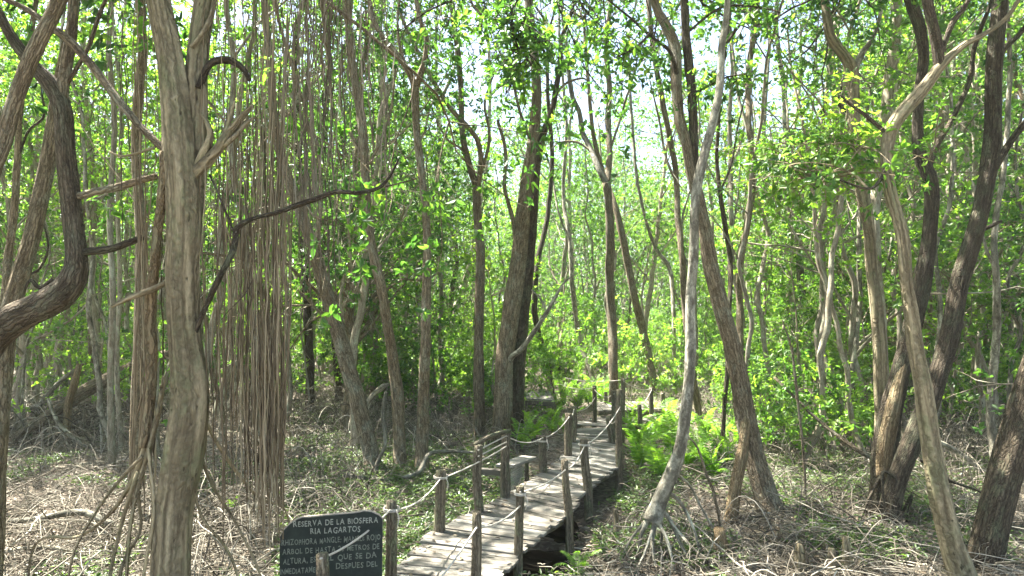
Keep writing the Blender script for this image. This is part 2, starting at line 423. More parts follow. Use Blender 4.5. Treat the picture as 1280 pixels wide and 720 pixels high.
def axis(lo, hi, fine_lo, fine_hi, fs, n):
    a = np.arange(fine_lo, fine_hi, fs)
    k = np.linspace(0, 1, n)[1:]
    return np.concatenate(((fine_lo - (fine_lo - lo) * k ** 2.2)[::-1], a, a[-1] + (hi - a[-1]) * k ** 2.2))
xs = axis(-900, 900, -16, 18, .14, 26); ys = axis(-700, 1500, 2, 34, .14, 26)
X, Y = np.meshgrid(xs, ys)
Z = ground_z(X, Y)
rr = np.random.default_rng(5)
Z += rr.normal(0, .012, Z.shape) * (np.abs(X) < 20)
mb = MB(); nx, ny = len(xs), len(ys)
i = np.arange(ny - 1)[:, None] * nx; j = np.arange(nx - 1)[None, :]
mb.add(np.stack((X, Y, Z), -1), np.stack((i + j, i + j + 1, i + j + nx + 1, i + j + nx), -1).reshape(-1, 4))
tag(obj('ground', mb, M['ground']), kind='structure')
mb = MB(); mb.add([(-12, 4, -.13), (6, 4, -.13), (6, 24, -.13), (-12, 24, -.13)], [(0, 1, 2, 3)])
tag(obj('water', mb, M['water']), kind='structure')

# ------------------------------------------------------------------ boardwalk
DZ = .40
PAIRS = [((395, 812), (520, 850)), ((440, 765), (572, 790)), ((495, 711), (624, 722)), ((537, 668), (655, 684)), ((585, 641), (690, 656)), ((627, 622), (710, 643)),
         ((662, 600), (730, 613)), ((690, 582), (750, 598)), ((708, 566), (773, 581)), ((717, 552), (772, 562)), ((720, 536), (765, 533))]
def boxp(mb, p0, p1, w, h, tint, rng, up=(0, 0, 1), sag=0):
    """a board from p0 to p1 (centre line of its top face), width w, thickness h, a little warped"""
    p0 = np.asarray(p0, float); p1 = np.asarray(p1, float); a = nrm(p1 - p0); s_ = nrm(np.cross(a, np.asarray(up, float))); u = np.cross(s_, a)
    K = 5; v = []; bk = []; ln = np.linalg.norm(p1 - p0); off = rng.uniform(0, 60)
    bw = min(w, h) * .12
    prof = [(-w / 2 + bw, 0), (w / 2 - bw, 0), (w / 2, -bw), (w / 2, -h), (-w / 2, -h), (-w / 2, -bw)]
    tw = rng.normal(0, .012)
    for k in range(K):
        t = k / (K - 1); c = p0 + (p1 - p0) * t + u * (rng.normal(0, .0015) - sag * 4 * t * (1 - t)) + s_ * rng.normal(0, .002)
        for (a_, b_) in prof:
            v.append(c + s_ * a_ + u * (b_ + a_ * tw * (t - .5) * 2)); bk.append((t * ln + off, a_ + off, b_))
    q = [(k * 6 + i, k * 6 + (i + 1) % 6, (k + 1) * 6 + (i + 1) % 6, (k + 1) * 6 + i) for k in range(K - 1) for i in range(6)]
    e = (K - 1) * 6
    q += [(0, 3, 2, 1), (0, 5, 4, 3), (e, e + 1, e + 2, e + 3), (e, e + 3, e + 4, e + 5)]
    mb.add(v, q, None, bk, tint, 0)

rng = np.random.default_rng(11)
bw_root = root('boardwalk', (*G(600, 680)[:2], 0), 'long zigzag boardwalk of weathered grey planks with rope railings running into the forest', 'boardwalk')
def deck(mb, pairs, z, wid=.112, gap=.018, skip=()):
    Lp = np.array([G(a[0], a[1], z) for a, b in pairs]); Rp = np.array([G(b[0], b[1], z) for a, b in pairs])
    for k in range(len(pairs) - 1):
        l0, l1, r0, r1 = Lp[k], Lp[k + 1], Rp[k], Rp[k + 1]
        n = max(1, int(round(.5 * (np.linalg.norm(l1 - l0) + np.linalg.norm(r1 - r0)) / (wid + gap))))
        for i in range(n):
            t = (i + .5) / n
            a = l0 + (l1 - l0) * t; b = r0 + (r1 - r0) * t; ax = nrm(b - a)
            w_ = min(np.linalg.norm(l1 - l0), np.linalg.norm(r1 - r0)); w_ = .5 * (np.linalg.norm(l1 - l0) + np.linalg.norm(r1 - r0)) / n - gap * rng.uniform(.5, 1.8)
            a = a - ax * rng.uniform(-.02, .06); b = b + ax * rng.uniform(-.02, .06)
            dz = rng.normal(0, .004)
            boxp(mb, a + (0, 0, dz), b + (0, 0, dz + rng.normal(0, .003)), w_, .032, np.clip(rng.normal(.45, .3), 0, 1), rng)
    return Lp, Rp
mb = MB(); Lp, Rp = deck(mb, PAIRS, DZ)
obj('planking', mb, M['plank'], bw_root, smooth=False)
S2 = [((717, 530), (766, 533)), ((745, 521), (790, 530)), ((775, 517), (815, 526)), ((800, 514), (836, 521))]
mb = MB(); L2, R2 = deck(mb, S2, DZ - .004)
obj('planking', mb, M['plank'], bw_root, smooth=False)
S3 = [((738, 503), (748, 513)), ((765, 502), (778, 512)), ((795, 502), (806, 512)), ((815, 502), (828, 511))]
mb = MB(); L3, R3 = deck(mb, S3, DZ + .18)
obj('planking', mb, M['plank'], bw_root, smooth=False)
for arr, sgn in ((Lp, 1), (Rp, -1), (L2, 0), (R2, 0), (L3, 0), (R3, 0)):
    mb = MB(); c = arr.copy(); c[:, 2] -= .085
    if sgn:
        oth = Rp if sgn == 1 else Lp
        c[:, :2] += nrm(oth - arr)[:, :2] * .08
    tube(mb, c, [.045] * len(c), 8, .3, .12, .05, rng)
    obj('beam', mb, M['post'], bw_root)

def post_world(x, ytop, z0, z1, w, foot, lean=(0, 0), d=None, base_y=None, zb=DZ):
    """a round post standing at pixel x, base on the deck at base_y"""
    b = G(x, base_y, zb) if d is None else P(x, 400, d)
    dd = b[1]
    top = P(x + lean[0], ytop, dd)
    r = w / 2 / F * dd
    return b, top, r
POSTS = [  # x at top, ytop, x at deck, y deck, width
    (403, 692, 400, 806, 16), (489, 626, 487, 742, 15), (551, 588, 549, 663, 14), (598, 556, 599, 640, 12), (633, 541, 632, 622, 12),
    (678, 545, 679, 590, 10), (711, 517, 710, 569, 10), (717, 508, 716, 552, 8),
    (596, 640, 595, 741, 13), (650, 608, 648, 692, 11), (706, 575, 711, 645, 10), (730, 549, 735, 612, 11), (774, 487, 774, 583, 9),
    (761, 520, 766, 553, 9), (767, 489, 769, 548, 7), (743, 482, 743, 528, 6), (779, 473, 778, 536, 6),
    (799, 506, 800, 531, 6), (814, 484, 815, 524, 6), (828, 490, 829, 516, 6), (757, 490, 757, 512, 5)]
ptops = []
for k, (xt, yt, xb, yb, w) in enumerate(POSTS):
    b = G(xb, yb, DZ); d = b[1]; t_ = P(xt, yt, d); r = w / 2 / F * d
    # stand just outside the deck edge
    b0 = np.array((b[0] + (b[0] - t_[0]) * .35, b[1], -.25))
    mb = MB(); mid = .5 * (b + t_) + np.array((rng.normal(0, .012), 0, 0))
    tube(mb, [b0, b, mid, t_], [r * 1.12, r * 1.06, r, r * .93], 12, .12, .1, .05, np.random.default_rng(70 + k))
    obj('post', mb, M['post'], bw_root); ptops.append((t_, r, b))
def rope(pts, r=.009, sag=.05, parent=bw_root):
    mb = MB(); allp = []
    for a, b in zip(pts[:-1], pts[1:]):
        a = np.asarray(a, float); b = np.asarray(b, float)
        t = np.linspace(0, 1, 9)[:, None]
        seg = a + (b - a) * t; seg[:, 2] -= (4 * t * (1 - t))[:, 0] * sag * np.linalg.norm(b - a)
        allp.append(seg if not len(allp) else seg[1:])
    allp = np.vstack(allp)
    tube(mb, allp, [r] * len(allp), 6, .12, 0, 0, rng)
    o = obj('rope', mb, M['rope'], parent); return o
def pt(i, dz=-.06, dx=0): t_, r, b = ptops[i]; return t_ + np.array((dx, -r * 1.15, dz))
rope([pt(0, -.02), pt(1, -.07)]); rope([pt(1, -.07), pt(2, -.09)]); rope([pt(2, -.09), pt(3, -.22), pt(4, -.18)], sag=.01)
rope([pt(3, -.14), pt(4, -.12)], sag=.0); rope([pt(3, -.06), pt(4, -.03)], sag=0); rope([pt(4, -.03), pt(5, -.02)]); rope([pt(5, -.02), pt(6, -.05)]); rope([pt(6, -.05), pt(7, -.05)])
rope([pt(7, -.05), pt(15, -.3)]); rope([P(540, 735, 5.9), pt(8, -.13)], sag=.03); rope([pt(8, -.13), pt(9, -.2), ]); rope([pt(9, -.05), pt(10, -.12)], sag=.03)
rope([pt(10, -.12), pt(11, -.08)]); rope([pt(11, -.08), pt(12, -.3)]); rope([pt(12, -.35), pt(13, -.1)]); rope([pt(14, -.05), pt(15, -.1)]); rope([pt(16, -.03), P(705, 472, 19)], sag=.02)
rope([pt(16, -.06), pt(18, -.03)]); rope([pt(17, -.04), pt(18, -.05)]); rope([pt(15, -.04), P(700, 480, 19)], sag=.04); rope([pt(18, -.03), pt(19, -.03)])
for i in (1, 2, 5, 9, 11):         # knots: a few turns of rope round the post and a loose end
    t_, r, b = ptops[i]; mb = MB(); a = np.linspace(0, 4 * math.pi, 26)
    tube(mb, np.stack((t_[0] + np.cos(a) * (r * 1.12 + .006), t_[1] + np.sin(a) * (r * 1.12 + .006), t_[2] - .06 - a * .0025), 1), [.008] * 26, 5, .03, 0, 0, rng)
    e = t_ + np.array((r, -r, -.07)); tube(mb, [e, e + (.03, -.02, -.08), e + (.01, -.02, -.17)], [.007, .006, .004], 5, .04, 0, 0, rng)
    obj('rope_knot', mb, M['rope'], bw_root)
mb = MB(); a = ptops[3][0]; b = ptops[4][0]
tube(mb, [a + (-.06, -.02, .0), .5 * (a + b) + (0, 0, .045), b + (.05, 0, .03)], [.038, .04, .034], 9, .1, .15, .08, rng)
obj('handrail', mb, M['post'], bw_root)
# bench between the handrail posts and the next post
ba = G(603, 590, .72); bb = G(664, 573, .72)
seat0 = P(603, 577, 12.0); seat1 = P(662, 570, 12.9)
bz = .72
s0 = P(600, 575, 11.4); s1 = P(637, 575, 10.6); s2 = P(662, 569, 12.2)
bench = root('bench', (s1[0], s1[1], 0), 'small rough wooden bench with netted side beside the boardwalk behind the two roped posts', 'bench')
mb = MB(); boxp(mb, P(630, 581, 11.0), P(661, 570, 12.2), .30, .04, .75, rng); obj('seat', mb, M['plank'], bench, smooth=False)
mb = MB(); boxp(mb, P(601, 585, 11.4), P(634, 587, 11.2), .1, .1, .15, rng); obj('backrest', mb, M['plank'], bench, smooth=False)
for (x, y, d) in ((635, 584, 10.95), (658, 573, 12.25), (649, 572, 12.3)):
    mb = MB(); t_ = P(x, y, d); tube(mb, [(t_[0], t_[1], -.1), t_ - (0, 0, .03)], [.05, .045], 8, .12, .1, .05, rng); obj('leg', mb, M['post'], bench)
mb = MB(); A = P(638, 588, 10.95); B = P(656, 578, 12.1)
n = 12; seg = []
for i in range(n + 1):
    for sgn in (-1, 1):
        t0 = i / n; t1 = min(1, max(0, t0 + sgn * .5)); seg.append([A + (B - A) * t0, A + (B - A) * t1 - (0, 0, .42 * abs(t1 - t0) / .5)])
for i in range(7):
    z = .42 * (i + 1) / 7; seg.append([A - (0, 0, z), B - (0, 0, z)])
seg = np.array(seg); tubes(mb, seg, np.full(seg.shape[:2], .005), 4); obj('net', mb, M['net'], bench)

# far platform seen left of the bend
pf = root('wooden_platform', (*G(675, 505)[:2], 0), 'low sunlit plank platform among the ferns behind the thick double trunk', 'platform')
mb = MB(); a, b, c_, d_ = G(652, 489, .62), G(688, 489, .62), G(658, 498, .62), G(692, 500, .62)
for i in range(9):
    t = (i + .5) / 9; boxp(mb, c_ + (a - c_) * t, d_ + (b - d_) * t, .17, .04, rng.uniform(.5, .9), rng)
obj('planking', mb, M['plank'], pf, smooth=False)
mb = MB(); boxp(mb, c_ - (0, .02, .05), d_ - (0, .02, .05), .08, .14, .2, rng); obj('beam', mb, M['plank'], pf, smooth=False)
for p_ in (a, b, c_, d_):
    mb = MB(); tube(mb, [(p_[0], p_[1], -.1), (p_[0], p_[1], .57)], [.06, .055], 8, .2, .1, .05, rng); obj('leg', mb, M['post'], pf)

# ------------------------------------------------------------------ sign
def text_mesh(txt, size, mat, jit, seed, widthto):
    """hand-painted capitals: every letter slightly off"""
    rs = random.Random(seed); x = 0; word = 0; dg = bpy.context.evaluated_depsgraph_get(); parts = []
    for ch in txt:
        if ch == ' ': x += size * .42; word += 1; continue
        cu = bpy.data.curves.new('letter', 'FONT'); cu.body = ch; cu.size = size; cu.offset = size * .012; cu.extrude = .0015; cu.resolution_u = 3
        ob = bpy.data.objects.new('letter', cu); COL.objects.link(ob); bpy.context.view_layer.update()
        me = bpy.data.meshes.new_from_object(ob.evaluated_get(bpy.context.evaluated_depsgraph_get()))
        n = len(me.vertices); co = np.zeros(n * 3); me.vertices.foreach_get('co', co); co = co.reshape(-1, 3)
        me.calc_loop_triangles(); tr = np.zeros(len(me.loop_triangles) * 3, np.int32); me.loop_triangles.foreach_get('vertices', tr); tr = tr.reshape(-1, 3)
        w_ = co[:, 0].max() - co[:, 0].min(); co[:, 0] -= co[:, 0].min()
        an = rs.gauss(0, .05 * jit); s_ = 1 + rs.gauss(0, .05 * jit)
        c2 = co.copy(); c2[:, 0] = (co[:, 0] * math.cos(an) - co[:, 1] * math.sin(an)) * s_ + x; c2[:, 1] = (co[:, 0] * math.sin(an) + co[:, 1] * math.cos(an)) * s_ + rs.gauss(0, size * .025 * jit)
        parts.append((c2, tr, word)); x += w_ * s_ + size * .13
        bpy.data.objects.remove(ob); bpy.data.curves.remove(cu); bpy.data.meshes.remove(me)
    k = widthto / x
    return [(c * np.array((k, 1, 1)), t, w) for c, t, w in parts]
SD = 6.0; px = SD / F
yaw = math.atan2(.16, .86)
sO = P(349, 735, 5.93)            # lower left corner of the board
sx = np.array((math.cos(yaw), math.sin(yaw), 0)); sz = np.array((0, 0, 1.0)); sy = np.array((-math.sin(yaw), math.cos(yaw), 0))
kx = .875 / 119
def SB(x, y, dep=0): return sO + sx * ((x - 349) * kx) + sz * ((735 - y) * px) + sy * dep
sign = root('sign', (sO[0] + .4, sO[1], 0), 'dark green painted sign board with white Spanish lettering beside the boardwalk entrance', 'sign')
outl = [(349, 735), (349, 674), (353, 667), (360, 660), (368, 655), (374, 653), (400, 652), (430, 651), (438, 650.5), (446, 649), (455, 650.5), (464, 655), (468.5, 660), (468.5, 735)]
def slab(mb, ol, d0, d1, mat):
    n = len(ol); v = [SB(x, y, d0) for x, y in ol] + [SB(x, y, d1) for x, y in ol]
    q = [(i, i + n, (i + 1) % n + n, (i + 1) % n) for i in range(n)]
    t = [(0, i, i + 1) for i in range(1, n - 1)] + [(n, n + i + 1, n + i) for i in range(1, n - 1)]
    mb.add(v, q, t, None, .5, mat)
mb = MB(); slab(mb, outl, 0, .012, 0); obj('board', mb, M['board'], sign, smooth=False)
mb = MB(); slab(mb, [(349 + (x - 409) * 1.004 + 60, y - 1.0) for x, y in outl], .0125, .045, 0); obj('backing', mb, M['board_edge'], sign, smooth=False)
def line(txt, x0, x1, y, hpx, mat, seed):
    words = {}
    for c2, tr, wd in text_mesh(txt, hpx * px / .70, mat, 1.0, seed, (x1 - x0) * kx):
        mb = words.setdefault(wd, MB())
        mb.add(sO + sx * ((x0 - 349) * kx + c2[:, :1]) + sz * ((735 - y) * px + c2[:, 1:2]) + sy * (-c2[:, 2:3] - .003), None, tr, None, .5, 0)
    for mb in words.values(): obj('lettering', mb, M[mat], sign, smooth=False)
line('RESERVA DE LA BIOSFERA', 364, 464, 663, 6.6, 'letters', 1)
line('RIA LAGARTOS', 384, 443, 672.6, 6.8, 'letters', 2)
line('RHIZOPHORA MANGLE: MANGLE ROJO', 351, 467, 684.5, 6.6, 'letters_worn', 3)
line('ARBOL DE HASTA 25 METROS DE', 352, 466, 695.5, 6.4, 'letters_worn', 4)
line('ALTURA, ES', 353, 391, 707, 6.6, 'letters_worn', 5)
line('EL QUE SE DA', 403, 463, 706, 6.8, 'letters_worn', 6)
line('INMEDIATAMENTE', 350, 402, 719, 6.4, 'letters_worn', 7)
line('DESPUES DEL', 414, 464, 717, 6.4, 'letters_worn', 8)
for xx in (362, 456):
    mb = MB(); a = SB(xx, 700, .09); tube(mb, [(a[0], a[1], -.2), (a[0], a[1], .95)], [.045, .04], 9, .15, .1, .05, rng); obj('leg', mb, M['post'], sign)

# ------------------------------------------------------------------ trees: growth
def grow(rng, p, d, r, L, lev, curves, tips, up=.18, kids=(3, 5), K=6):
    d = nrm(np.asarray(d, float)); pts = [np.asarray(p, float)]; w_ = rng.normal(size=3) * .3
    for k in range(K - 1):
        d = nrm(d + rng.normal(size=3) * .13 + w_ * .2 + np.array((0, 0, up * .3))); pts.append(pts[-1] + d * L / (K - 1))
    pts = np.array(pts); curves.append((pts, np.linspace(r, r * (.55 if lev else .3), K), lev))
    if lev == 0:
        tips.append((pts[-1], d)); tips.append((pts[3], nrm(d + rng.normal(size=3) * .5)))
        return
    n = rng.integers(kids[0], kids[1] + 1)
    for c in range(n):
        t = rng.uniform(.3, 1) if c else 1.0
        q = pts[min(K - 1, int(t * (K - 1)))]
        side = rng.normal(size=3); side = nrm(side - d * side.dot(d))
        nd = nrm(d * (1.0 if c == 0 else .7) + side * (rng.uniform(.3, .6) if c == 0 else rng.uniform(.5, 1.1)))
        grow(rng, q, nd, r * (.62 if c == 0 else rng.uniform(.4, .58)), L * rng.uniform(.55, .8), lev - 1, curves, tips, up, kids, K)

def bake(mb, curves, tips, rng, L=.1, Wd=.045, n=7, tint0=.5, keep=1.0, bm=0, lm=1, ext=.1):
    if curves:
        Pt = np.array([c[0] for c in curves]); R = np.array([c[1] for c in curves]); lev = np.array([c[2] for c in curves])
        big = lev >= 2
        tubes(mb, Pt[big], R[big], 7, bm); tubes(mb, Pt[~big], R[~big], 3, bm)
    if tips:
        tp = np.array([t[0] for t in tips]); td = np.array([t[1] for t in tips])
        tp = np.repeat(tp, 2, 0) + rng.normal(size=(len(tp) * 2, 3)) * ext; td = np.repeat(td, 2, 0) + rng.normal(size=(len(td) * 2, 3)) * .5
        k = rng.random(len(tp)) < keep
        rosettes(mb, rng, tp[k], nrm(td[k]), n, L, Wd, lm, tint0)

# ------------------------------------------------------------------ traced trees
TREES = {}
def dwob(z, seed, amp): return amp * (math.sin(z * .9 + seed) + .5 * math.sin(z * 2.1 + seed * 2.3))
class Tree:
    def __init__(s, name, d, base, label, mat='brown', group=None, amp=.12, seed=1, cat='tree', zfix=True):
        s.d = d; s.amp = amp; s.seed = seed; s.mat = M[mat]; s.rng = np.random.default_rng(seed * 13 + 7)
        b = P(base[0], base[1], d); b[2] = 0; s.base = b
        s.root = root(name, b, label, cat, group); s.tips = []
    def pts(s, L, dd=0):
        o = []; r = []
        for k, p in enumerate(L):
            q = P(p[0], p[1], s.d); dz = dwob(q[2], s.seed, s.amp) if q[2] > .6 else dwob(.6, s.seed, s.amp) * max(0, q[2]) / .6
            dep = s.d + dz + (p[3] if len(p) > 3 else 0) + dd
            o.append(P(p[0], p[1], dep)); r.append(p[2] * ({1: .84, 2: .95, 3: .9, 15: .92, 18: 1.0}.get(s.seed, .84)) / 2 / F * dep)
        return o, r
    def stem(s, L, part='trunk', ground=False, flare=1.0, sides=18, mat=None, lump=.12, flute=.05, top=True, wob=0.0, dd=0):
        """L runs from the base upwards; the last point may lie above the frame"""
        o, r = s.pts(L, dd)
        if ground:
            a, b = np.array(o[0]), np.array(o[1])
            if a[2] > .05:
                t = nrm(a - b); t = t if t[2] < -.3 else nrm(np.array((t[0], t[1], -.6)))
                e = a + t * ((a[2] + .15) / -t[2]); o.insert(0, e); r.insert(0, r[0] * (1 + .25 * flare))
            else: o.insert(0, a - (0, 0, .2)); r[0] *= 1 + .12 * flare; r.insert(0, r[0] * (1 + .25 * flare))
        mb = MB(); tube(mb, o, r, sides, None, lump, flute, s.rng, mat=0, wob=wob)
        ob = obj(part, mb, M[mat] if mat else s.mat, s.root)
        if top: s.tips.append((np.array(o[-1]), nrm(np.array(o[-1]) - np.array(o[-2])), r[-1]))
        return ob
    def limb(s, L, **k):
        k.setdefault('top', False); k.setdefault('sides', 10); return s.stem(L, part='branch', **k)
    def roots(s, Ls, part='prop_root', sides=8):
        for L in Ls:
            o, r = s.pts(L); o = [np.array(q) for q in o]; r = [q * (.62 if s.seed == 14 else .78) * (1 - .35 * k / len(r)) for k, q in enumerate(r)]
            if o[-1][2] > -.05: o.append(o[-1] + (0.02, 0, -(o[-1][2] + .15))); r.append(r[-1])
            mb = MB(); tube(mb, o, r, sides, None, .12, .05, s.rng, wob=.25); obj(part, mb, s.mat, s.root)
    def crown(s, n=3, L=2.2, lev=3, leaf='leaf', up=.12, rise=0, keep=1.0, lsize=.125, kids=(3, 4), tint0=.5):
        curves, tips = [], []
        for (p, d, r) in s.tips:
            ln = max(.3, rise); q = p + nrm(d + np.array((0, 0, .5))) * ln
            curves.append((np.linspace(p, q, 6) + 0, np.linspace(r, r * .85, 6), 3))
            for k in range(n):
                sd_ = s.rng.normal(size=3); sd_[2] = abs(sd_[2]) * .4 + (.35 if s.d < 9 else -.05)
                grow(s.rng, q if k == 0 else p + (q - p) * s.rng.uniform(.4, 1), d * .4 + nrm(sd_), r * s.rng.uniform(.5, .8), L * s.rng.uniform(.85, 1.35), lev, curves, tips, up if s.d < 9 else .03, kids)
        mb = MB(); bake(mb, curves, tips, s.rng, lsize, lsize * .43, 7, tint0, keep * .7)
        return obj('crown', mb, [s.mat, M[leaf]], s.root)
    def leafy(s, L, spread=.5, n=40, leaf='leaf', lsize=.1, part='leafy_branch', nl=7, tint0=.5, flat=.95):
        n = int(n * .75)
        """a traced branch that carries twigs with leaf whorls"""
        o, r = s.pts(L); o, r = resample(o, r, .12); mb = MB()
        K = len(o); tube(mb, o, r, 7, .2, .1, 0, s.rng)
        i0 = s.rng.integers(int(K * .25), K, n); c = o[i0]
        dv = s.rng.normal(size=(n, 3)) * np.array((1, 1, flat)); dv = dv * (spread * .62) * s.rng.uniform(.5, 1.25, (n, 1))
        e = c + dv; t = np.linspace(0, 1, 5)[None, :, None]
        Pt = c[:, None] + (e - c)[:, None] * t; Pt[:, :, 2] += (.10 * np.linalg.norm(dv, axis=1)[:, None] * 4 * (t * (1 - t))[:, :, 0])
        tubes(mb, Pt, np.repeat(np.linspace(.009, .004, 5)[None], n, 0), 3)
        ax = nrm(dv + s.rng.normal(size=(n, 3)) * .1 + np.array((0, 0, .15)))
        rosettes(mb, s.rng, e, ax, nl, lsize, lsize * .42, 1, tint0)
        rosettes(mb, s.rng, c + dv * .6 + s.rng.normal(size=(n, 3)) * .05, ax, nl - 3, lsize, lsize * .42, 1, tint0)
        return obj(part, mb, [s.mat, M[leaf]], s.root)

def D(y): return G(640, y)[1]      # depth of the ground seen at row y

# --- large pale dead-looking trunk on the left
T = Tree('mangrove_tree', 5.2, (212, 960), 'thick pale trunk with peeling bark and broken snags at left, nearest to the camera', 'pale', seed=1, amp=.06)
T.stem([(214, 960, 62), (212, 800, 56), (212, 720, 54), (217, 640, 54), (231, 560, 59), (238, 490, 56), (229, 410, 50), (226, 340, 50), (229, 270, 52), (226, 200, 52), (220, 130, 46), (210, 60, 40), (198, 0, 36), (190, -70, 34)], ground=True, sides=30, lump=.16, flute=.06)
T.stem([(236, 330, 26, -.05), (238, 280, 36, -.02), (243, 215, 36), (246, 150, 34), (246, 90, 32), (250, 40, 32), (256, 0, 34), (262, -70, 32)], part='branch', sides=22, lump=.15, dd=.08)
T.limb([(236, 225, 20), (255, 205, 22), (272, 188, 20), (288, 165, 15), (302, 146, 12), (317, 131, 5)], mat='pale', lump=.3, flute=.12, sides=12)
T.limb([(270, 190, 13), (284, 160, 10), (290, 138, 7), (294, 126, 3)], lump=.4, flute=.15)
T.limb([(276, 182, 13), (296, 168, 9), (310, 152, 6), (322, 146, 2)], lump=.4, flute=.15)
T.limb([(244, 212, 14), (256, 190, 15), (263, 170, 13), (258, 152, 9), (250, 140, 5)], lump=.3)
T.limb([(248, 110, 12), (262, 80, 11), (285, 75, 12), (302, 84, 10), (312, 100, 7)], mat='dark')
T.limb([(240, 60, 10), (256, 38, 9), (266, 12, 8), (270, -30, 7)])
T.limb([(207, 188, 12), (180, 163, 12), (150, 128, 13), (118, 86, 13), (86, 50, 13), (62, 33, 12), (40, 16, 9), (5, -2, 8), (-30, -12, 7)], mat='brown', sides=12)
T.limb([(205, 190, 14, -.05), (204, 230, 15, -.05), (198, 280, 14), (193, 330, 16, .05), (188, 390, 18, .1), (190, 450, 17, .1), (186, 510, 15, .1), (178, 560, 13, .05)][::-1], mat='ochre', sides=12, lump=.2)
T.limb([(210, 352, 8), (190, 362, 10), (165, 371, 9), (140, 383, 6)][::-1], mat='pale', lump=.2)
T.limb([(194, 184, 5), (170, 192, 4), (150, 195, 3.5), (136, 189, 2.5)])
T.limb([(240, -55, 22), (280, -72, 20, .05), (340, -82, 17, .1), (420, -88, 13, .1), (500, -90, 9, .15), (580, -96, 6, .2)], sides=12, mat='brown')
T.limb([(190, -40, 16), (170, -70, 14), (140, -82, 12), (90, -90, 8)], sides=10, mat='brown')
T.roots([[(205, 470, 9, .1), (198, 520, 11, .1), (180, 580, 11, .05), (165, 640, 9), (158, 720, 9), (160, 850, 9)],
         [(196, 520, 8, .1), (180, 560, 10, .1), (166, 600, 11, .1), (140, 640, 9, .2), (100, 670, 8, .4), (40, 690, 7, .6)],
         [(178, 570, 7), (150, 600, 7, .1), (120, 640, 6, .2), (90, 700, 6, .2), (80, 800, 6, .2)],
         [(172, 590, 8), (150, 660, 9), (135, 740, 8, -.1), (128, 860, 8, -.1)],
         [(186, 560, 7), (192, 640, 8, -.1), (178, 740, 8, -.1), (176, 880, 8, -.1)],
         [(168, 600, 7, .05), (176, 660, 7, .1), (150, 720, 8), (146, 860, 8)],
         [(243, 500, 7, .15), (275, 560, 8, .3), (320, 620, 7, .5), (362, 655, 6, .8)],
         [(243, 540, 6, .15), (262, 600, 7, .2), (300, 665, 6, .3), (330, 740, 6, .4)],
         [(238, 560, 6, .1), (250, 640, 6, .1), (290, 700, 7, .1), (310, 800, 7, .1)]])
T.crown(3, 2.4, 3, keep=.9)

# --- left dark crooked tree
T = Tree('mangrove_tree', 5.6, (-60, 900), 'dark heavy limb curving up from the left edge into a crooked forked trunk', 'umber', seed=2, amp=.05)
T.stem([(-60, 960, 46), (-50, 700, 44), (-40, 520, 44), (-22, 440, 44), (10, 405, 42), (45, 386, 38), (75, 370, 40), (92, 348, 36), (96, 322, 28), (92, 280, 26), (88, 240, 25), (82, 190, 24), (79, 140, 24), (66, 108, 24), (44, 84, 18), (24, 60, 15), (6, 32, 13), (-15, -10, 12)], ground=True, sides=20)
T.stem([(78, 128, 14), (80, 100, 16), (87, 60, 15), (91, 20, 14), (93, -50, 13)], part='branch', mat='brown', sides=14)
T.limb([(96, 246, 11), (118, 240, 11), (142, 235, 11), (168, 228, 10), (196, 220, 9)], mat='brown')
T.limb([(92, 316, 12), (115, 314, 11), (142, 310, 10), (162, 303, 10), (178, 297, 8)], mat='dark')
T.limb([(84, 105, 6), (110, 60, 6), (120, 30, 6), (132, 0, 5), (150, -30, 5)])
T.limb([(66, 350, 7), (50, 360, 6), (38, 350, 5), (30, 365, 3)], mat='dark')
T.crown(3, 2.0, 3, keep=.9)

T = Tree('mangrove_tree', 5.0, (-60, 900), 'smooth brown stem slanting steeply up and rightwards across the upper left corner', 'brown', seed=3, amp=.04)
T.stem([(-70, 980, 34), (-60, 600, 30), (-40, 330, 26), (-12, 220, 22), (2, 185, 21), (16, 135, 21), (34, 85, 21), (52, 45, 21), (68, 12, 20), (88, -40, 19)], ground=True, sides=18)
T.crown(4, 2.2, 3)

T = Tree('mangrove_tree', 7.4, (-10, 738), 'straight leaning brown trunk just behind the crooked dark limb at left', 'brown', seed=4, amp=.08)
T.stem([(-12, 736, 30), (-4, 560, 28), (2, 470, 27), (10, 400, 26), (26, 345, 24), (42, 290, 23), (54, 235, 23), (64, 180, 23), (72, 125, 20), (80, 80, 17), (90, 30, 15), (98, -40, 14)], ground=True)
T.crown(4, 2.6, 3)
T = Tree('mangrove_tree', 8.6, (-6, 690), 'slim brown stem at the far left edge beside the straight leaning trunk', 'brown', seed=5, amp=.06)
T.stem([(-8, 690, 16), (0, 540, 14), (4, 440, 13), (8, 340, 12), (17, 270, 11), (22, 200, 10), (25, 140, 9), (36, 60, 8), (50, -30, 7)], ground=True, sides=12)
T.limb([(7, 348, 4), (30, 345, 4), (50, 335, 4), (60, 310, 3), (55, 280, 2.5)], mat='dark')
T.limb([(20, 205, 4), (35, 165, 4), (55, 145, 4), (52, 110, 3), (58, 85, 2)], mat='dark')
T.crown(3, 2.0, 3)

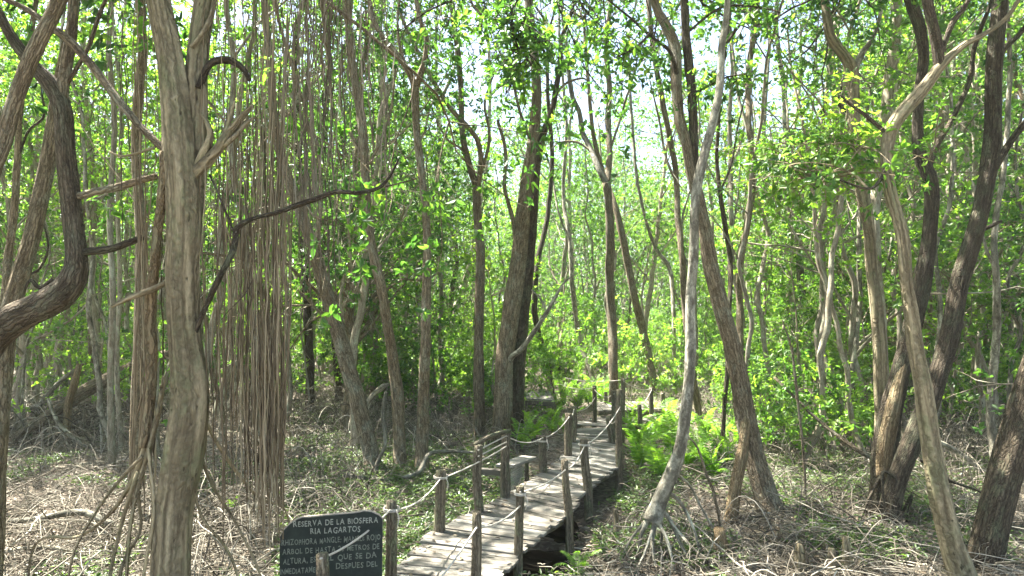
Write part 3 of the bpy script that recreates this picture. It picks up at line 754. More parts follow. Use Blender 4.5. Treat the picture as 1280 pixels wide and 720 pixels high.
# --- thin stems behind the big pale trunk
for (xs_, w_, yb, lab, mt, sd_) in (
    ([140, 138, 141, 137, 143, 136, 146], 9, 585, 'thin upright stem just left of the hanging-root strips and pale trunk', 'far', 21),
    ([168, 170, 174, 176, 170, 178, 172], 16, 640, 'grey-brown upright trunk immediately left of the thick pale trunk', 'brown', 22),
    ([152, 146, 150, 147, 152, 143, 132], 7, 560, 'second thin stem behind the grey-brown trunk at left', 'far', 23),
    ([120, 123, 114, 118, 108, 104, 110], 9, 540, 'thin stem between the crooked dark trunk and the pale trunk', 'far', 24)):
    T = Tree('mangrove_tree', D(yb), (xs_[0], yb), lab, mt, seed=sd_, amp=.2)
    T.stem([(xs_[k], yb - (yb + 60) * k / 6, w_ * (1.1 - .05 * k)) for k in range(7)], ground=True, sides=12)
    T.crown(3, 2.2, 3)

# --- leaning mid-left tree
T = Tree('mangrove_tree', D(592), (466, 590), 'brown trunk leaning left, its foot between the sign and the twin straight trunks', 'brown', seed=6, amp=.25)
T.stem([(468, 592, 28), (462, 560, 26), (448, 505, 25), (432, 450, 24), (420, 405, 22), (404, 350, 20), (390, 305, 19), (374, 258, 18), (356, 210, 15), (344, 160, 13), (338, 90, 12), (330, 0, 11), (326, -60, 10)], ground=True)
T.limb([(404, 352, 6), (398, 300, 6), (402, 240, 5), (396, 170, 4)])
T.crown(4, 3, 3)
# --- bending trunk
T = Tree('mangrove_tree', D(590), (500, 590), 'slender brown trunk bending left as it rises, left of the forked straight trunk', 'brown', seed=7, amp=.3)
T.stem([(500, 592, 19), (499, 540, 18), (496, 490, 19), (490, 440, 17), (483, 400, 16), (476, 355, 15), (466, 315, 14), (460, 270, 14), (457, 225, 14), (454, 170, 15), (447, 120, 14), (438, 60, 12), (432, -50, 11)], ground=True)
T.limb([(459, 215, 7), (445, 180, 6), (430, 150, 5), (425, 110, 4), (428, 60, 3)])
T.limb([(462, 205, 5), (478, 170, 5), (490, 130, 4), (494, 80, 3)])
T.crown(4, 3, 3)
# --- straight forked trunk
T = Tree('mangrove_tree', D(592), (527, 592), 'straight brown trunk splitting high into a wide V, left of the boardwalk bench', 'brown', seed=8, amp=.2)
T.stem([(526, 592, 21), (528, 540, 19), (530, 480, 18), (532, 420, 16), (533, 360, 14), (534, 300, 13), (530, 245, 12), (524, 190, 12), (520, 150, 11), (519, 108, 13)], ground=True, top=False)
T.stem([(519, 112, 11), (512, 92, 10), (496, 68, 10), (480, 48, 9), (466, 22, 8), (455, -40, 7)], part='branch', sides=12)
T.stem([(519, 112, 11), (525, 94, 10), (532, 72, 9), (533, 45, 8), (524, 20, 7), (514, -40, 7)], part='branch', sides=12)
T.limb([(511, 90, 5), (500, 60, 5), (497, 20, 4), (503, -20, 4)])
T.crown(3, 2.6, 3)
# --- wavy forked trunk
T = Tree('mangrove_tree', D(548), (600, 548), 'slim grey-brown trunk forking into two wavy arms, standing behind the bench handrail', 'brown', seed=9, amp=.3)
T.stem([(601, 548, 20), (599, 500, 17), (598, 450, 16), (599, 400, 15), (600, 350, 15), (600, 310, 15), (597, 275, 13), (596, 232, 13)], ground=True, top=False)
T.stem([(596, 234, 11), (587, 208, 10), (580, 180, 10), (577, 145, 9), (576, 110, 9), (573, 70, 9), (567, 25, 9), (561, -50, 8)], part='branch', sides=12)
T.stem([(596, 234, 10), (601, 210, 9), (598, 178, 8), (584, 158, 8), (567, 140, 8), (550, 115, 7), (536, 92, 6), (520, 60, 6), (502, 20, 5), (490, -40, 5)], part='branch', sides=12)
T.limb([(592, 222, 4), (580, 190, 4), (560, 175, 3), (545, 150, 3)]); T.limb([(604, 210, 5), (612, 170, 5), (606, 130, 4), (618, 90, 3)])
T.crown(3, 3, 3)
# --- big double trunk in the centre
T = Tree('mangrove_tree', D(552), (632, 552), 'stout double trunk with deeply furrowed bark in the centre, behind the bench', 'brown', seed=10, amp=.25)
T.stem([(629, 552, 34), (629, 515, 29), (630, 475, 28), (633, 430, 29), (641, 380, 27), (648, 330, 26), (653, 280, 25), (658, 235, 22), (664, 195, 19), (668, 160, 18), (671, 115, 16), (667, 60, 14), (660, 0, 12), (655, -50, 11)], ground=True, sides=24)
T.stem([(645, 545, 26, .5), (646, 480, 22, .4), (650, 420, 24, .3), (657, 360, 22, .2), (664, 300, 16, .1), (668, 250, 13), (672, 200, 12), (680, 165, 11), (690, 138, 9), (695, 112, 9), (700, 80, 8), (703, 45, 7), (716, 10, 6), (722, -40, 6)], part='trunk', ground=True, mat='dark')
T.limb([(694, 118, 4), (708, 104, 4), (728, 98, 3), (740, 105, 2)]); T.limb([(648, 320, 8), (640, 270, 7), (631, 235, 6), (632, 190, 6), (622, 150, 5)])
T.limb([(630, 462, 8, 0), (640, 446, 9, -.25), (651, 437, 9, -.45), (664, 420, 8, -.6), (680, 396, 7, -.8), (694, 372, 5, -.9), (706, 352, 3, -1), (722, 342, 2, -1.1)], mat='grey')
T.limb([(683, 392, 3, -.8), (676, 374, 3, -.8), (664, 362, 2, -.8)], mat='grey')
T.leafy([(668, 190, 5), (650, 140, 5), (640, 100, 4), (622, 60, 3)], 1.6, 80, lsize=.12)
T.crown(4, 3.2, 3)

# --- mid centre trunks beyond the bend
T = Tree('mangrove_tree', D(507), (768, 505), 'brown trunk forking high, rising from the ferns directly behind the boardwalk bend', 'brown', seed=11, amp=.4)
T.stem([(768, 507, 15), (767, 460, 14), (765, 400, 14), (762, 350, 14), (763, 300, 14), (761, 255, 13), (758, 228, 14)], ground=True, top=False)
T.stem([(758, 230, 10), (748, 210, 10), (738, 185, 9), (728, 165, 9), (724, 140, 8), (714, 115, 7), (708, 60, 6), (700, -20, 6)], part='branch', sides=10, mat='grey')
T.stem([(759, 230, 11), (762, 190, 10), (760, 150, 10), (762, 110, 9), (758, 60, 8), (765, -10, 7)], part='branch', sides=10, mat='brown')
T.limb([(760, 195, 4), (775, 150, 4), (782, 125, 4), (790, 100, 3), (800, 60, 2)]); T.limb([(740, 190, 4), (722, 178, 4), (700, 178, 3), (690, 186, 2)])
T.crown(4, 3, 3)
T = Tree('mangrove_tree', D(500), (818, 500), 'brown trunk leaning left just right of the boardwalk bend', 'brown', seed=12, amp=.4)
T.stem([(819, 500, 12), (812, 450, 12), (803, 410, 13), (793, 370, 12), (785, 330, 12), (777, 290, 11), (768, 255, 9), (755, 220, 8), (742, 170, 7), (736, 110, 6), (730, 30, 5)], ground=True, sides=12)
T.crown(3, 3, 3)
for (L, yb, lab, mt, sd_) in (
    ([(740, 470, 9), (724, 420, 8), (716, 360, 8), (712, 300, 7), (704, 240, 6), (708, 160, 5), (700, 60, 4)], 492, 'thin grey stem between the double trunk and the boardwalk bend', 'grey', 31),
    ([(690, 492, 10), (684, 460, 10), (674, 420, 10), (668, 380, 9), (672, 330, 8), (684, 270, 8), (690, 200, 7), (684, 100, 6)], 500, 'dark leaning stem beside the far platform', 'dark', 32),
    ([(872, 510, 11), (862, 440, 10), (856, 380, 10), (853, 330, 10), (848, 280, 10), (846, 230, 9), (840, 190, 9), (832, 145, 9), (820, 85, 9), (812, 20, 8), (808, -50, 7)], 540, 'tall pale stem seen just left of the smooth grey arching trunk', 'brown', 33),
    ([(843, 470, 6), (842, 400, 6), (838, 340, 7), (820, 310, 6), (806, 270, 5), (796, 220, 5), (790, 150, 5), (786, 60, 4)], 495, 'thin curving stem left of the tall pale stem', 'grey', 34),
    ([(905, 520, 7), (910, 440, 7), (912, 380, 7), (913, 330, 8), (906, 280, 8), (900, 240, 7), (896, 200, 6), (898, 150, 6), (903, 90, 5), (915, 0, 5)], 560, 'dark thin stem right behind the big central-right trunk', 'dark', 35),
    ([(928, 520, 11), (925, 440, 11), (924, 380, 11), (926, 330, 11), (933, 280, 11), (940, 240, 11), (940, 200, 9), (936, 150, 9), (936, 90, 9), (945, 20, 8), (948, -40, 7)], 550, 'leaning reddish trunk right of the big central-right trunk', 'brown', 36),
    ([(948, 500, 7), (916, 330, 8), (914, 270, 8), (913, 210, 8), (912, 150, 7), (915, 80, 6), (910, 0, 5)], 520, 'thin upright stem directly behind the leaning reddish trunk', 'far', 37),
    ([(388, 520, 14), (387, 470, 14), (386, 420, 14), (383, 370, 14), (380, 300, 12), (374, 200, 11), (368, 60, 9)], 524, 'dark upright trunk standing in the brush left of the leaning brown trunk', 'dark', 38),
    ([(468, 505, 15), (467, 450, 15), (468, 400, 15), (466, 350, 14), (470, 280, 12), (480, 180, 10), (474, 60, 8)], 508, 'broad grey-brown trunk half hidden behind the bending slender trunk', 'far', 39),
    ([(425, 500, 13), (420, 440, 12), (414, 380, 12), (404, 320, 11), (402, 220, 10), (410, 100, 9)], 505, 'shadowed trunk right behind the leaning brown trunk', 'dark', 40),
    ([(560, 448, 9), (564, 410, 9), (574, 370, 9), (588, 330, 8), (596, 280, 7), (610, 190, 6), (612, 80, 5)], 470, 'far stem slanting right, seen between the forked trunks', 'far', 41),
    ([(568, 450, 8), (562, 400, 8), (566, 360, 7), (571, 320, 7), (560, 260, 6), (548, 160, 5), (545, 40, 4)], 468, 'far dark stem crossing the slanting one between the forked trunks', 'dark', 42),
    ([(1024, 500, 15), (1016, 450, 13), (1008, 400, 12), (1001, 350, 11), (996, 290, 10), (985, 220, 9), (980, 120, 8), (970, 20, 7)], 506, 'pale speckled trunk leaning left, in the sunny clearing at right', 'grey', 43),
    ([(1040, 495, 15), (1038, 450, 15), (1042, 410, 14), (1046, 370, 11), (1052, 310, 9), (1046, 220, 8), (1050, 100, 7)], 500, 'greenish brown trunk right of the pale speckled trunk in the clearing', 'brown', 44),
    ([(1242, 560, 12), (1238, 520, 12), (1242, 460, 12), (1246, 400, 11), (1245, 340, 10), (1243, 290, 9), (1256, 200, 8), (1262, 100, 7), (1258, 0, 6)], 606, 'slim pale grey stem between the big dark right trunk and the leaning corner trunk', 'grey', 45),
    ([(952, 470, 9), (948, 420, 8), (945, 380, 8), (950, 320, 7), (958, 260, 6), (955, 160, 6), (962, 40, 5)], 490, 'thin far stem right of the leaning reddish trunk', 'far', 46),
    ([(995, 480, 7), (990, 420, 7), (985, 360, 7), (992, 300, 6), (988, 220, 6), (1000, 100, 5)], 492, 'thin far stem left of the pale speckled trunk', 'far', 47),
    ([(1205, 520, 9), (1200, 460, 9), (1202, 400, 8), (1206, 330, 8), (1212, 240, 7), (1200, 120, 6), (1206, 0, 5)], 530, 'thin stem seen through the gap behind the big dark right trunk', 'far', 48),
    ([(1275, 480, 9), (1272, 420, 9), (1268, 340, 8), (1262, 260, 8), (1270, 160, 7), (1266, 40, 6)], 500, 'far stem close to the right edge', 'far', 49),
    ([(285, 470, 10), (280, 400, 9), (272, 320, 9), (268, 240, 8), (262, 100, 7)], 500, 'thin trunk visible between the pale trunk and the root curtain', 'far', 50),
    ([(20, 500, 10), (34, 440, 10), (30, 360, 9), (42, 260, 8), (50, 120, 7)], 510, 'thin far trunk behind the dark crooked limb', 'far', 51),
    ([(100, 450, 11), (104, 400, 11), (110, 340, 10), (116, 280, 9), (140, 190, 8), (150, 80, 7), (160, -20, 6)], 470, 'far pale trunk leaning right behind the fallen log', 'far', 52),
    ([(218, 470, 12), (210, 400, 12), (205, 250, 10), (200, 100, 9)], 490, 'far trunk hidden right behind the thick pale trunk', 'far', 53)):
    T = Tree('mangrove_tree', D(yb), (L[0][0], yb), lab, mt, seed=sd_, amp=.3)
    if L[0][1] < yb - 3: L = [(L[0][0] + (L[0][0] - L[1][0]) * .2, yb, L[0][2] * 1.1)] + L
    if L[-1][1] > -30: L = L + [(L[-1][0] + T.rng.uniform(-12, 12), L[-1][1] - 60, L[-1][2] * .9)]
    T.stem(L, ground=True, sides=12, wob=.1)
    if sd_ % 2:
        k = len(L) // 2; x, y, w_ = L[k]; sg = T.rng.choice((-1, 1))
        T.limb([(x, y, w_ * .5), (x + 14 * sg, y - 35, w_ * .45), (x + 22 * sg, y - 80, w_ * .4), (x + 34 * sg, y - 130, w_ * .25)])
    T.crown(3, 2.8, 3)

# --- big central-right tree
T = Tree('mangrove_tree', D(650), (965, 650), 'large central-right tree with dark twin stems above a wide flared leaning trunk', 'dark', seed=13, amp=.12)
T.stem([(966, 650, 42), (954, 610, 34), (942, 565, 31), (931, 515, 30), (923, 465, 28), (912, 420, 27), (900, 380, 26), (890, 340, 25), (882, 295, 21), (873, 250, 19), (864, 215, 16), (858, 180, 16), (850, 150, 17), (846, 110, 17), (844, 60, 18), (832, 30, 15), (820, 8, 13), (806, -50, 12)], ground=True, flare=1.4, sides=24, mat='brown')
T.stem([(874, 255, 12), (869, 215, 14), (867, 170, 14), (865, 120, 15), (860, 70, 15), (857, 30, 13), (854, -50, 12)], part='branch', sides=16)
T.stem([(909, 690, 24, -.2), (914, 650, 22, -.2), (919, 610, 18, -.2), (926, 575, 17, -.18), (931, 540, 15, -.12), (932, 510, 13, -.05), (928, 480, 10)], part='trunk', ground=True, top=False, mat='ochre', sides=16)
T.limb([(848, 100, 8), (838, 66, 6, -.3), (820, 50, 5, -.6), (805, 38, 5, -.9), (790, 24, 4, -1.2), (770, 8, 3, -1.5), (750, -10, 3, -1.7)])
T.limb([(905, 60, 5), (918, 40, 5), (930, 25, 4), (945, 0, 3)])
T.leafy([(812, 42, 4, -.9), (800, 55, 4, -1.1), (785, 65, 3, -1.3), (768, 72, 2, -1.4)], .55, 34, lsize=.11)
T.leafy([(806, -60, 9), (760, -70, 8, -.8), (690, -50, 7, -1.4), (640, -20, 6, -1.8), (625, 10, 5, -2)], .5, 22, lsize=.11)
T.leafy([(585, -5, 3.5, -1.7), (598, 16, 4, -1.8), (616, 24, 4, -1.9), (636, 26, 4, -2), (645, 45, 3.5, -2), (655, 65, 3, -2), (664, 82, 2.5, -2)], .62, 60, lsize=.105)
T.leafy([(640, -20, 5, -1.8), (640, 30, 4, -2), (650, 80, 3, -1.9), (632, 118, 2, -1.8)], .5, 55, lsize=.105)
T.leafy([(650, 25, 4, -2), (672, 50, 3, -1.9), (690, 80, 2, -1.8)], .42, 26, lsize=.105)
T.leafy([(862, 120, 4), (885, 108, 3, -.3), (910, 96, 3, -.6), (940, 92, 2, -.8)], .42, 30, lsize=.12)
T.leafy([(860, 40, 4), (900, 10, 4, -.4), (940, 8, 3, -.7), (975, 15, 2, -.9)], .5, 28, lsize=.12)
T.leafy([(700, -50, 4, -1.2), (730, 10, 3, -1.4), (760, 40, 2, -1.5)], .5, 26, lsize=.11)
T.roots([[(975, 640, 8), (1000, 665, 8, -.3), (1030, 690, 7, -.6)], [(950, 650, 8), (935, 672, 7, -.3), (915, 700, 6, -.6)]])
T.crown(4, 2.8, 3, keep=.85)
# a nearer spindly grey trunk with prop roots
T = Tree('mangrove_tree', 8.4, (825, 698), 'smooth grey curving trunk standing on splayed prop roots right of the boardwalk', 'grey', seed=14, amp=.12)
T.stem([(815, 652, 30), (824, 628, 23), (840, 592, 22), (850, 560, 19), (856, 520, 18), (861, 480, 16), (863, 430, 16), (863, 380, 15), (867, 320, 15), (868, 270, 14), (872, 230, 15), (881, 190, 14), (892, 150, 13), (900, 105, 12), (902, 60, 11), (908, 20, 10), (912, -50, 9)], sides=18, lump=.08, flute=.02)
T.roots([[(818, 638, 20), (803, 668, 12), (800, 700, 10), (800, 740, 9, -.2)], [(822, 634, 18), (815, 680, 11, -.1), (820, 715, 9, -.2), (822, 760, 8, -.3)],
         [(824, 632, 12), (838, 652, 11), (850, 680, 10, -.1), (866, 706, 9, -.2), (900, 730, 8, -.4)], [(830, 610, 10), (852, 630, 10, .1), (866, 660, 9, .1), (876, 690, 8), (900, 712, 7)],
         [(808, 650, 9), (790, 672, 8, .1), (776, 700, 7), (768, 740, 7)], [(820, 648, 10), (834, 676, 9, -.2), (842, 712, 8, -.3), (846, 760, 8, -.4)],
         [(842, 590, 7), (862, 606, 7, .2), (880, 640, 7, .2), (905, 678, 6, .1), (940, 700, 6)], [(818, 655, 8), (806, 690, 7, -.3), (788, 730, 7, -.5), (780, 780, 7, -.6)],
         [(826, 640, 8), (826, 680, 8, .2), (806, 705, 7, .3), (790, 715, 6, .3)], [(836, 650, 8), (872, 690, 7, -.3), (920, 720, 7, -.5), (960, 760, 6, -.7)]])
T.crown(4, 2.4, 3, keep=.85)

# --- right-hand group
T = Tree('mangrove_tree', D(742), (1210, 742), 'pale grey S-curved trunk nearest the camera at right, with a sunlit patch low down', 'pale', seed=15, amp=.10)
T.stem([(1216, 760, 38), (1202, 715, 34), (1188, 675, 31), (1177, 630, 29), (1168, 580, 27), (1160, 530, 25), (1153, 480, 23), (1146, 440, 21), (1140, 400, 19), (1133, 350, 17), (1129, 300, 17), (1121, 265, 17), (1112, 230, 16), (1108, 195, 17), (1113, 165, 19), (1126, 143, 20), (1145, 122, 19), (1160, 104, 17), (1174, 84, 16), (1190, 68, 11), (1208, 54, 9), (1228, 44, 7), (1260, 20, 6), (1290, -30, 5)], ground=True, sides=22)
T.limb([(1112, 170, 7), (1096, 156, 6), (1076, 140, 5), (1060, 128, 4), (1050, 118, 3)], mat='dark')
T.stem([(1174, 86, 14), (1172, 60, 15), (1166, 30, 15), (1158, -5, 15), (1150, -60, 14)], part='branch', sides=14, mat='dark')
T.limb([(1175, 70, 8), (1190, 30, 8), (1205, 10, 7), (1220, -20, 6)], mat='dark')
T.limb([(1112, 200, 5), (1100, 225, 5, -.1), (1085, 236, 4, -.2), (1050, 225, 3, -.3)], mat='dark')
T.leafy([(1112, 172, 4), (1090, 190, 4, .2), (1060, 182, 3, .5), (1030, 170, 3, .9)], .6, 85, leaf='fresh', lsize=.11)
T.leafy([(1085, 236, 4), (1060, 215, 3, .2), (1020, 228, 3, .5), (965, 200, 2, .9)], .66, 110, leaf='leaf', lsize=.11)
T.leafy([(1160, 200, 3), (1168, 180, 3), (1172, 150, 2)], .28, 16, leaf='fresh', lsize=.08)
T.crown(4, 2.2, 3, keep=.8)
T = Tree('mangrove_tree', D(648), (1100, 648), 'ochre-footed dark trunk sharing its foot with the big dark right trunk', 'dark', seed=16, amp=.1)
T.stem([(1098, 650, 34), (1102, 600, 32), (1108, 550, 33), (1117, 500, 31), (1128, 455, 28), (1141, 405, 26), (1153, 350, 24), (1161, 300, 22), (1165, 255, 22), (1162, 220, 21), (1150, 195, 18), (1147, 160, 16), (1149, 115, 15), (1154, 75, 16), (1150, 35, 17), (1138, 0, 17), (1124, -60, 15)], ground=True, sides=22)
T.limb([(1160, 215, 8), (1172, 180, 9), (1190, 150, 8), (1212, 100, 8), (1218, 60, 7), (1240, 0, 6)])
T.stem([(1104, 598, 20, -.16), (1109, 550, 24, -.2), (1118, 505, 22, -.2), (1127, 465, 14, -.1), (1136, 425, 8)], part='bark_strip', sides=14, mat='ochre', top=False, lump=.2)
T.crown(4, 2.4, 3, keep=.85)
T = Tree('mangrove_tree', D(655), (1112, 655), 'big dark trunk at right sweeping up and rightwards, with a short broken stub', 'dark', seed=17, amp=.1)
T.stem([(1108, 655, 30), (1122, 600, 29), (1144, 545, 29), (1164, 495, 29), (1180, 445, 27), (1190, 400, 27), (1199, 355, 26), (1211, 315, 25), (1223, 275, 24), (1232, 235, 24), (1239, 190, 24), (1241, 140, 23), (1242, 90, 23), (1246, 40, 23), (1250, 0, 22), (1256, -60, 21)], ground=True, sides=22, dd=-.15)
T.limb([(1240, 215, 12), (1254, 192, 11), (1268, 170, 10), (1284, 150, 10), (1310, 110, 8)])
T.limb([(1226, 288, 7), (1240, 282, 6), (1252, 276, 4)]); T.limb([(1187, 452, 8), (1194, 448, 7), (1188, 443, 4)])
T.limb([(1244, 80, 9), (1256, 60, 9), (1272, 45, 8), (1292, 20, 7)])
T.roots([[(1104, 590, 6), (1090, 615, 6, -.1), (1078, 645, 5, -.2), (1068, 680, 5, -.3)], [(1122, 600, 6, -.2), (1105, 590, 6, -.3), (1104, 620, 5, -.35), (1110, 660, 5, -.4)],
         [(1128, 640, 6), (1140, 620, 6, -.2), (1132, 660, 5, -.2)], [(1150, 575, 5), (1185, 600, 6, -.1), (1225, 615, 5, -.1), (1260, 640, 5)]])
T.crown(4, 2.6, 3, keep=.85)
T = Tree('mangrove_tree', D(712), (1228, 712), 'thick dark trunk leaning out of the lower right corner', 'dark', seed=18, amp=.04)
T.stem([(1228, 706, 42), (1240, 650, 38), (1254, 600, 38), (1268, 552, 38), (1284, 500, 38), (1310, 420, 36), (1340, 300, 32), (1370, 150, 28), (1390, -20, 25)], ground=True, sides=22)
T.crown(4, 2.6, 3)
T = Tree('mangrove_tree', D(618), (1100, 618), 'grey tree right of centre whose trunk forks in a wide Y with a knobbly elbow', 'grey', seed=19, amp=.2)
T.stem([(1104, 618, 22), (1102, 560, 20), (1101, 500, 19), (1100, 440, 19), (1096, 390, 18), (1090, 340, 17), (1086, 290, 17), (1078, 240, 18), (1070, 200, 18), (1068, 160, 19), (1066, 120, 20), (1064, 88, 20), (1054, 68, 16), (1040, 50, 15), (1034, 25, 14), (1028, -50, 13)], ground=True, mat='pale')
T.limb([(1066, 92, 12), (1078, 66, 10), (1088, 52, 8), (1100, 20, 6), (1108, -40, 6)], mat='grey')
T.limb([(1068, 145, 8), (1058, 138, 7), (1048, 128, 5), (1052, 108, 3)], mat='dark')
T.limb([(1080, 250, 6), (1064, 160, 4), (1060, 120, 3)]); T.crown(4, 2.6, 3)
T = Tree('mangrove_tree', D(575), (1110, 575), 'moss-tinted trunk rising between the Y-forked grey tree and the S-curved trunk', 'far', seed=20, amp=.2)
T.stem([(1112, 575, 18), (1104, 480, 17), (1100, 400, 17), (1094, 330, 18), (1092, 270, 17), (1098, 215, 18), (1106, 165, 20), (1112, 110, 20), (1118, 60, 17), (1122, 10, 14), (1124, -50, 13)], ground=True)
T.crown(4, 2.6, 3)

# ------------------------------------------------------------------ hanging aerial roots
def curtain(label, x0, x1, n, d0, d1, yb0, yb1, w0, w1, mat, seed, power=1.0, ytop=(-82, -92), sway=7, top_spread=0):
    r_ = np.random.default_rng(seed)
    top = P((x0 + x1) / 2, -87, (d0 + d1) / 2)
    R0 = root('hanging_roots', top, label, 'aerial roots')
    tops = []
    for k in range(n):
        u_ = r_.random() ** power; x = x0 + (x1 - x0) * u_; d = r_.uniform(d0, d1); yb = r_.uniform(yb0, yb1); w_ = w0 + (w1 - w0) * r_.random() ** 1.8
        K = 26; t = np.linspace(0, 1, K); ys = -87 if (k < n * .5 or yb0 < 380) else r_.uniform(120, 400)
        wk = r_.normal(0, 1, K).cumsum(); wk -= wk[0] + (wk[-1] - wk[0]) * t; wk2 = r_.normal(0, .6, K)
        xx = x + r_.uniform(-1, 1) * top_spread * (1 - t) ** 1.3 * (1 if ys < 0 else .5) + r_.normal(0, sway) * t + wk * .9 + wk2 + sway * .8 * np.sin(t * r_.uniform(4, 12) + r_.uniform(0, 6)) * r_.random()
        yy = ys + (yb - ys) * t
        dd = d + .06 * np.sin(t * r_.uniform(2, 9) + r_.uniform(0, 6)) + r_.normal(0, .008, K)
        Pt = np.array([P(a, b, c) for a, b, c in zip(xx, yy, dd)])
        rad = w_ / 2 / F * d * (.3 + .72 * t) * (1 + .22 * np.sin(t * r_.uniform(10, 40) + r_.uniform(0, 6))) * np.where(t > .95, .5, 1.0)
        mb = MB(); ti = [np.clip(r_.normal(.45, .28), 0, 1)]
        tubes(mb, Pt[None], rad[None], 5, 0, ti)
        if r_.random() < .55:          # a forked end
            i0 = int(r_.integers(10, 21)); m = int(r_.integers(3, K - i0 + 1)) if K - i0 > 3 else 3
            q = np.linspace(0, 1, 6)[:, None]; a = Pt[i0]; e = a + (Pt[min(K - 1, i0 + m)] - a) * r_.uniform(.8, 1.1) + np.array((r_.normal(0, .07), r_.normal(0, .05), 0))
            br = a + (e - a) * q + np.stack((.02 * np.sin(q[:, 0] * 5), 0 * q[:, 0], 0 * q[:, 0]), 1)
            tubes(mb, br[None], (rad[i0] * np.linspace(.8, .4, 6))[None], 4, 0, ti)
        obj('root_strand', mb, M[mat], R0)
curtain('dense reddish brown curtain of aerial roots reaching the ground left of the sign', 316, 352, 96, 5.1, 5.5, 520, 690, 1.0, 2.6, 'root', 1, .75, top_spread=34, sway=4)
curtain('looser brown hanging roots along the left side of the dense root curtain', 288, 320, 34, 5.1, 5.5, 420, 690, 1.1, 2.6, 'root', 2, top_spread=22, sway=4)
curtain('few thin hanging roots just right of the pale trunk', 252, 286, 13, 5.1, 5.4, 300, 690, 1.2, 2.6, 'root', 3)
curtain('thin vines hanging halfway down right of the dense root curtain', 352, 412, 50, 5.2, 5.9, 60, 420, 1.2, 2.8, 'vine', 4, 1.2, top_spread=15)
curtain('sparse thin vines hanging left of the wide V fork', 400, 478, 42, 5.3, 6.0, 10, 290, 1.2, 2.6, 'vine', 5, 1.2, top_spread=15)
curtain('short thin vine ends at the top around the wide V fork', 478, 560, 8, 5.4, 5.9, 0, 140, .8, 1.6, 'vine', 6)
curtain('brown hanging root strips left of the pale trunk', 168, 206, 16, 5.3, 5.6, 420, 660, 1.6, 3.6, 'root', 7)
curtain('thin vines hanging between the crooked dark trunk and the pale trunk', 130, 172, 8, 5.3, 5.7, 100, 420, .9, 1.8, 'vine', 8)

# dark bare branch crossing the root curtain
T = Tree('dead_branch', 5.0, (240, 560), 'long dark dead branch curving through the root curtain and ending in a raised tip', 'dark', seed=60, amp=.0, cat='branch')
T.root.location.z = 0
o_, r_ = T.pts([(226, 470, 7, .25), (250, 400, 8, .12), (272, 350, 9), (292, 312, 10), (298, 285, 11), (320, 272, 7), (345, 266, 7), (372, 256, 8), (396, 248, 8), (420, 240, 8), (450, 241, 7), (475, 234, 6), (490, 216, 4.5), (498, 199, 2.5)])
mb = MB(); tube(mb, o_, r_, 12, .06, .15, .08, T.rng, wob=.2); obj('stem', mb, M['dark'], T.root)
o_, r_ = T.pts([(470, 236, 3), (500, 229, 2.5), (524, 222, 1.8)]); mb = MB(); tube(mb, o_, r_, 6, .06, .1, 0, T.rng); obj('twig', mb, M['brown'], T.root)
o_, r_ = T.pts([(384, 256, 3), (392, 270, 2.5), (410, 276, 1.6)]); mb = MB(); tube(mb, o_, r_, 6, .06, .1, 0, T.rng); obj('twig', mb, M['brown'], T.root)
o_, r_ = T.pts([(296, 300, 4), (276, 250, 3.5), (262, 218, 3)]); mb = MB(); tube(mb, o_, r_, 6, .06, .1, 0, T.rng); obj('twig', mb, M['dark'], T.root)

# ------------------------------------------------------------------ background trees
def bg_variant(seed, H, r0, leafmat, lean=.12, nlimb=5, low=.35, keep=1.0, lsize=.12, lev=3):
    r_ = np.random.default_rng(seed); mb = MB(); cr = MB()
    n = 9; z = np.linspace(-.2, H * .8, n); a = r_.uniform(0, 6.3); ln = r_.uniform(0, lean)
    x = np.cos(a) * ln * z + np.cumsum(r_.normal(0, .12, n)); y = np.sin(a) * ln * z + np.cumsum(r_.normal(0, .12, n)); x -= x[0]; y -= y[0]
    pts = np.stack((x, y, z), 1); rad = r0 * np.linspace(1.15, .45, n); rad[0] *= 1.2
    tube(mb, pts, rad, 10, .35, .12, .04, r_, wob=.3)
    curves, tips = [], []
    for k in range(nlimb):
        t = r_.uniform(low, 1.0) if k else 1.0; i = min(n - 2, int(t * (n - 1))); f = t * (n - 1) - i; p = pts[i] + (pts[i + 1] - pts[i]) * min(1, f)
        rad_ = r0 * (1 - .55 * t) * r_.uniform(.4, .65); d = r_.normal(size=3); d[2] = abs(d[2]) * .5 + .7
        grow(r_, p, d, rad_, H * r_.uniform(.16, .24), lev, curves, tips, .22, (3, 4))
    C3 = [c for c in curves if c[2] >= 2]; Cs = [c for c in curves if c[2] < 2]
    tubes(mb, np.array([c[0] for c in C3]), np.array([c[1] for c in C3]), 6)
    bake(cr, Cs, tips, r_, lsize, lsize * .46, 8, .5, keep, ext=.22)
    return mb.mesh('trunk', [M['far'] if seed % 3 else M['brown']]), cr.mesh('crown', [M['far'], M[leafmat]])
VAR = [bg_variant(100 + k, H, r0, lf, lean, nl, low, kp) for k, (H, r0, lf, lean, nl, low, kp) in enumerate((
    (14, .12, 'leaf', .12, 8, .25, .8), (15, .10, 'leaf', .2, 8, .25, .8), (13, .13, 'leaf', .1, 9, .2, .8), (12, .08, 'fresh', .22, 8, .2, .78),
    (16, .13, 'leaf', .15, 9, .3, .8), (11, .07, 'fresh', .2, 8, .15, .78), (14, .09, 'leaf', .25, 8, .3, .8), (9, .055, 'fresh', .25, 8, .12, .78)))]
PROTO = []
deck_pts = np.array([G(x, y)[:2] for x, y in ((480, 790), (560, 700), (620, 660), (690, 610), (740, 570), (745, 535), (790, 522), (780, 508), (680, 495))])
def near_deck(x, y, m): return np.min(np.hypot(deck_pts[:, 0] - x, deck_pts[:, 1] - y)) < m
